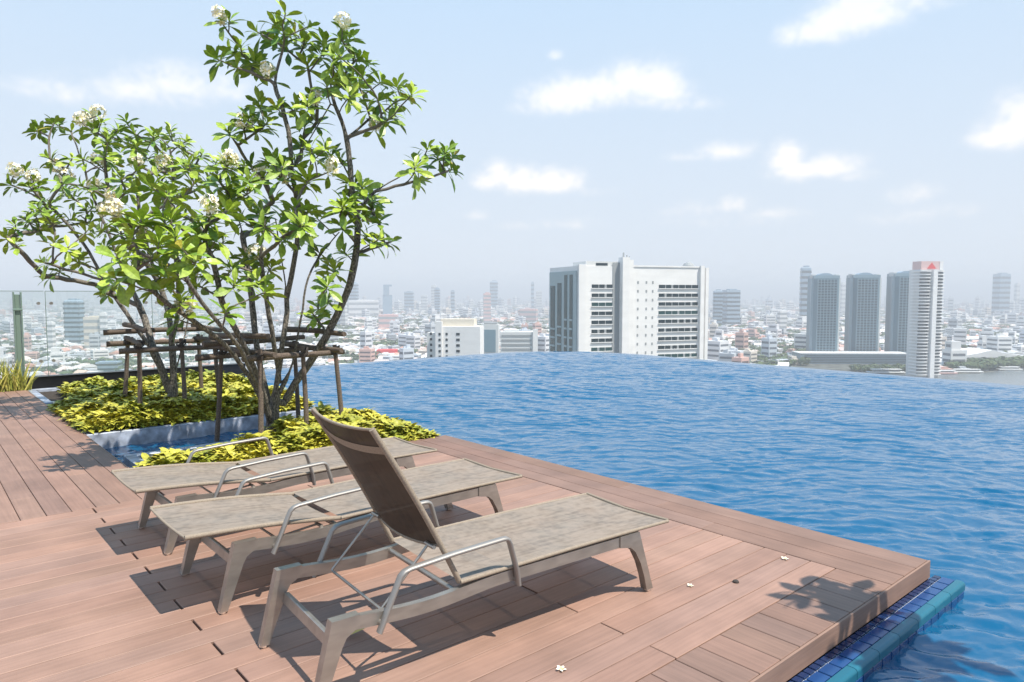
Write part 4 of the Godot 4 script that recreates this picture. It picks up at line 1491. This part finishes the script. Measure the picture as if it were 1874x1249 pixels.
func house_mesh(kind: int) -> ArrayMesh:
	var s := Shape.new()
	var dark := Color(0.16, 0.18, 0.20)
	var wall := Color(0.9, 0.9, 0.9)
	s.col = wall
	if kind == 0:      # flat roofed block with parapet, stair hut, tank and bands of windows
		s.box(Vector3(0, 0.5, 0), Vector3(1, 1, 1))
		s.box(Vector3(0.2, 1.06, -0.15), Vector3(0.35, 0.12, 0.3))
		s.box(Vector3(-0.28, 1.04, 0.2), Vector3(0.16, 0.08, 0.16))
		s.col = dark
		for i in 4:
			s.box(Vector3(0, 0.2 + 0.21 * i, 0), Vector3(1.008, 0.085, 0.86))
			s.box(Vector3(0, 0.2 + 0.21 * i, 0), Vector3(0.86, 0.085, 1.008))
	elif kind == 1:    # gabled house
		s.box(Vector3(0, 0.32, 0), Vector3(0.94, 0.64, 0.94))
		s.col = dark
		s.box(Vector3(0, 0.34, 0), Vector3(0.95, 0.2, 0.7))
		s.col = Color(0.95, 0.80, 0.74)
		s.prism(PackedVector2Array([Vector2(-0.54, 0.62), Vector2(0.54, 0.62), Vector2(0, 1.0)]), -0.52, 0.52)
	elif kind == 2:    # stepped block
		s.box(Vector3(0, 0.35, 0), Vector3(1, 0.7, 1))
		s.box(Vector3(-0.14, 0.8, 0.05), Vector3(0.6, 0.4, 0.7))
		s.col = dark
		for i in 3:
			s.box(Vector3(0, 0.14 + 0.2 * i, 0), Vector3(1.008, 0.09, 0.8))
			s.box(Vector3(0, 0.14 + 0.2 * i, 0), Vector3(0.8, 0.09, 1.008))
		s.box(Vector3(-0.14, 0.84, 0.05), Vector3(0.608, 0.1, 0.5))
	else:              # shallow shed
		s.box(Vector3(0, 0.35, 0), Vector3(1, 0.7, 0.9))
		s.col = Color(1, 1, 1)
		s.prism(PackedVector2Array([Vector2(-0.52, 0.68), Vector2(0.52, 0.68), Vector2(0.3, 0.92), Vector2(0, 1.0), Vector2(-0.3, 0.92)]), -0.5, 0.5)
	return s.mesh()


func clump_mesh() -> ArrayMesh:
	var s := Shape.new()
	for i in 90:
		var d := Vector3(rng.randfn(), rng.randfn() * 0.8, rng.randfn()).normalized()
		var p := d * Vector3(0.5, 0.42, 0.5) * rng.randf_range(0.7, 1.05) + Vector3(0, 0.5, 0)
		p += Vector3(0.12 * sin(d.x * 7.0), 0.1 * cos(d.z * 6.0), 0)
		var u := d.cross(Vector3.UP + Vector3(0.1, 0, 0)).normalized().rotated(d, rng.randf() * TAU) * 0.15
		var w := d.cross(u.normalized()) * 0.13
		s.col = Color.WHITE * rng.randf_range(0.75, 1.1)
		s.face([p - u, p - w, p + u, p + w], d)
	s.col = Color(0.6, 0.5, 0.4)
	s.box(Vector3(0, 0.15, 0), Vector3(0.06, 0.3, 0.06))
	return s.mesh()


func build_city():
	var meshes := [house_mesh(0), house_mesh(1), house_mesh(2), house_mesh(3)]
	var trees := [clump_mesh(), clump_mesh()]
	var tints := [Color(0.78, 0.78, 0.77), Color(0.68, 0.69, 0.71), Color(0.72, 0.65, 0.57), Color(0.64, 0.42, 0.36), Color(0.48, 0.51, 0.54), Color(0.80, 0.80, 0.79), Color(0.55, 0.60, 0.66)]
	var words := ["off-white", "pale grey", "beige", "terracotta tinted", "dark grey", "bright white", "bluish grey"]
	var spots := []
	var greens := []
	var bands := [[620.0, 2000.0, 23.0], [2000.0, 4200.0, 34.0], [4200.0, 8000.0, 74.0], [8000.0, 14500.0, 150.0]]
	for q in bands:
		var d: float = q[0]
		while d < q[1]:
			var a := -54.0
			var step: float = rad_to_deg(q[2] / d)
			while a < 54.0:
				a += step
				var aa := deg_to_rad(a + rng.randf_range(-0.35, 0.35) * step)
				var r: float = d + rng.randf_range(-0.35, 0.35) * q[2]
				var px := 937.0 + 1283.0 * tan(aa)
				var ahead := r * cos(aa)
				var p := far_at(px, ahead)
				if px > 1430.0 and ahead < (1000.0 if px < 1780.0 else 1000.0 + (px - 1780.0) * 0.75):
					continue
				if px > 1455.0 and px < 1690.0 and ahead < 1260.0 or px > 1740.0 and px < 1925.0 and ahead > 1040.0 and ahead < 1180.0:
					continue
				if px > 170.0 and px < 222.0 and ahead < 1060.0:
					continue
				var wood := noise.get_noise_2d(p.x * 0.32, p.z * 0.32)
				if wood > 0.27 + 0.12 * sin(r * 0.002) or rng.randf() < 0.10:
					greens.append([p, q[2] * rng.randf_range(0.7, 1.35)])
					if rng.randf() < 0.5:
						continue
				var tall := rng.randf_range(6.0, 15.0)
				var kind := rng.randi() % 4
				var wide: float = q[2] * rng.randf_range(0.55, 1.05)
				if rng.randf() < 0.045:
					tall = rng.randf_range(20.0, 46.0)
					kind = 0 if rng.randf() < 0.6 else 2
					wide = minf(wide, 30.0) * rng.randf_range(0.8, 1.2)
				elif r > 4200.0 and rng.randf() < 0.05:
					tall = rng.randf_range(30.0, 95.0)
					kind = 0
					wide = 30.0
				var tint := rng.randi() % 7 if rng.randf() < 0.6 else [0, 5, 1][rng.randi() % 3] as int
				if kind == 1 and rng.randf() < 0.35:
					tint = 3
				var turn := roundf(noise.get_noise_2d(p.x * 0.1 + 900.0, p.z * 0.1) * 5.0) * 0.35 + rng.randf_range(-0.08, 0.08)
				var b := Basis(Vector3.UP, turn).scaled_local(Vector3(wide, tall, wide * rng.randf_range(0.6, 1.4)))
				# how large it shows, and whether the pool or the deck hides it
				var y := 539.0 - (tall + GROUND - EYE) / ahead * 1283.0
				var brim := 690.0 if px < 420.0 else (660.0 if px < 1300.0 else 690.0)
				var size := wide * tall / (ahead * ahead)
				var seen := px > 0.0 and px < 1874.0 and y < brim
				spots.append([size if seen else 0.0, Transform3D(b, p), kind, tint, px, ahead])
			d += q[2]
	spots.sort_custom(func(a, b): return a[0] > b[0])
	var skins := []
	for c in tints:
		skins.append(paint(c.r, c.g, c.b, 0.8, 0, true))
	var forms := ["flat roofed block", "gabled house", "stepped block", "low shed"]
	for i in 290:
		var q = spots[i]
		var o := put(["city_block", "gabled_house", "stepped_block", "city_shed"][q[2]], meshes[q[2]], skins[q[3]])
		o.transform = q[1]
		var px: float = q[4]
		var where := ""
		for z in ZONES:
			if px < z[0]:
				where = z[1]
				break
		var how := "small " if q[0] < spots[170][0] else ("broad " if q[1].basis.x.length() > q[1].basis.y.length() * 2.2 else "")
		var l: String = how + words[q[3]] + " " + forms[q[2]] + " in the hazy city " + where
		tag(o, l, "building", l)
	for kind in 4:
		var list := []
		for i in range(290, spots.size()):
			if spots[i][2] == kind:
				list.append(spots[i])
		var mm := MultiMesh.new()
		mm.transform_format = MultiMesh.TRANSFORM_3D
		mm.use_colors = true
		mm.mesh = meshes[kind]
		mm.instance_count = list.size()
		for i in list.size():
			mm.set_instance_transform(i, list[i][1])
			mm.set_instance_color(i, tints[list[i][3]])
		var o := MultiMeshInstance3D.new()
		o.name = ["distant_blocks", "distant_houses", "distant_stepped_blocks", "distant_sheds"][kind]
		o.multimesh = mm
		o.material_override = M.city
		add_child(o, true)
		tag(o, "hazy mass of " + ["flat roofed blocks", "gabled houses", "stepped blocks", "low sheds"][kind] + " reaching to the horizon", "city", "", "stuff")
	# trees between the houses, and the dark wood on the river bank
	for i in 260:
		var px := rng.randf_range(1742.0, 1900.0)
		greens.append([far_at(px, rng.randf_range(1012.0, 1062.0) + maxf(0.0, px - 1790.0) * 0.5), rng.randf_range(14.0, 22.0)])
	for i in 140:
		greens.append([far_at(rng.randf_range(1330.0, 1480.0), rng.randf_range(1080.0, 1500.0)), rng.randf_range(14.0, 24.0)])
	for i in 60:
		greens.append([far_at(rng.randf_range(1565.0, 1665.0), rng.randf_range(1000.0, 1040.0)), rng.randf_range(9.0, 14.0)])
	for k in 2:
		var mm := MultiMesh.new()
		mm.transform_format = MultiMesh.TRANSFORM_3D
		mm.use_colors = true
		mm.mesh = trees[k]
		var list := []
		for i in greens.size():
			if i % 2 == k:
				list.append(greens[i])
		mm.instance_count = list.size()
		for i in list.size():
			var w: float = list[i][1]
			mm.set_instance_transform(i, Transform3D(Basis(Vector3.UP, rng.randf() * TAU).scaled_local(Vector3(w, minf(w * 0.8, 16.0), w)), list[i][0]))
			mm.set_instance_color(i, Color(0.05, 0.085, 0.03).lerp(Color(0.10, 0.14, 0.05), rng.randf()))
		var o := MultiMeshInstance3D.new()
		o.name = "city_trees"
		o.multimesh = mm
		o.material_override = M.city
		add_child(o, true)
		tag(o, ["dark trees scattered through the hazy city and along the river", "greener trees scattered through the hazy city and along the river"][k], "trees", "", "stuff")
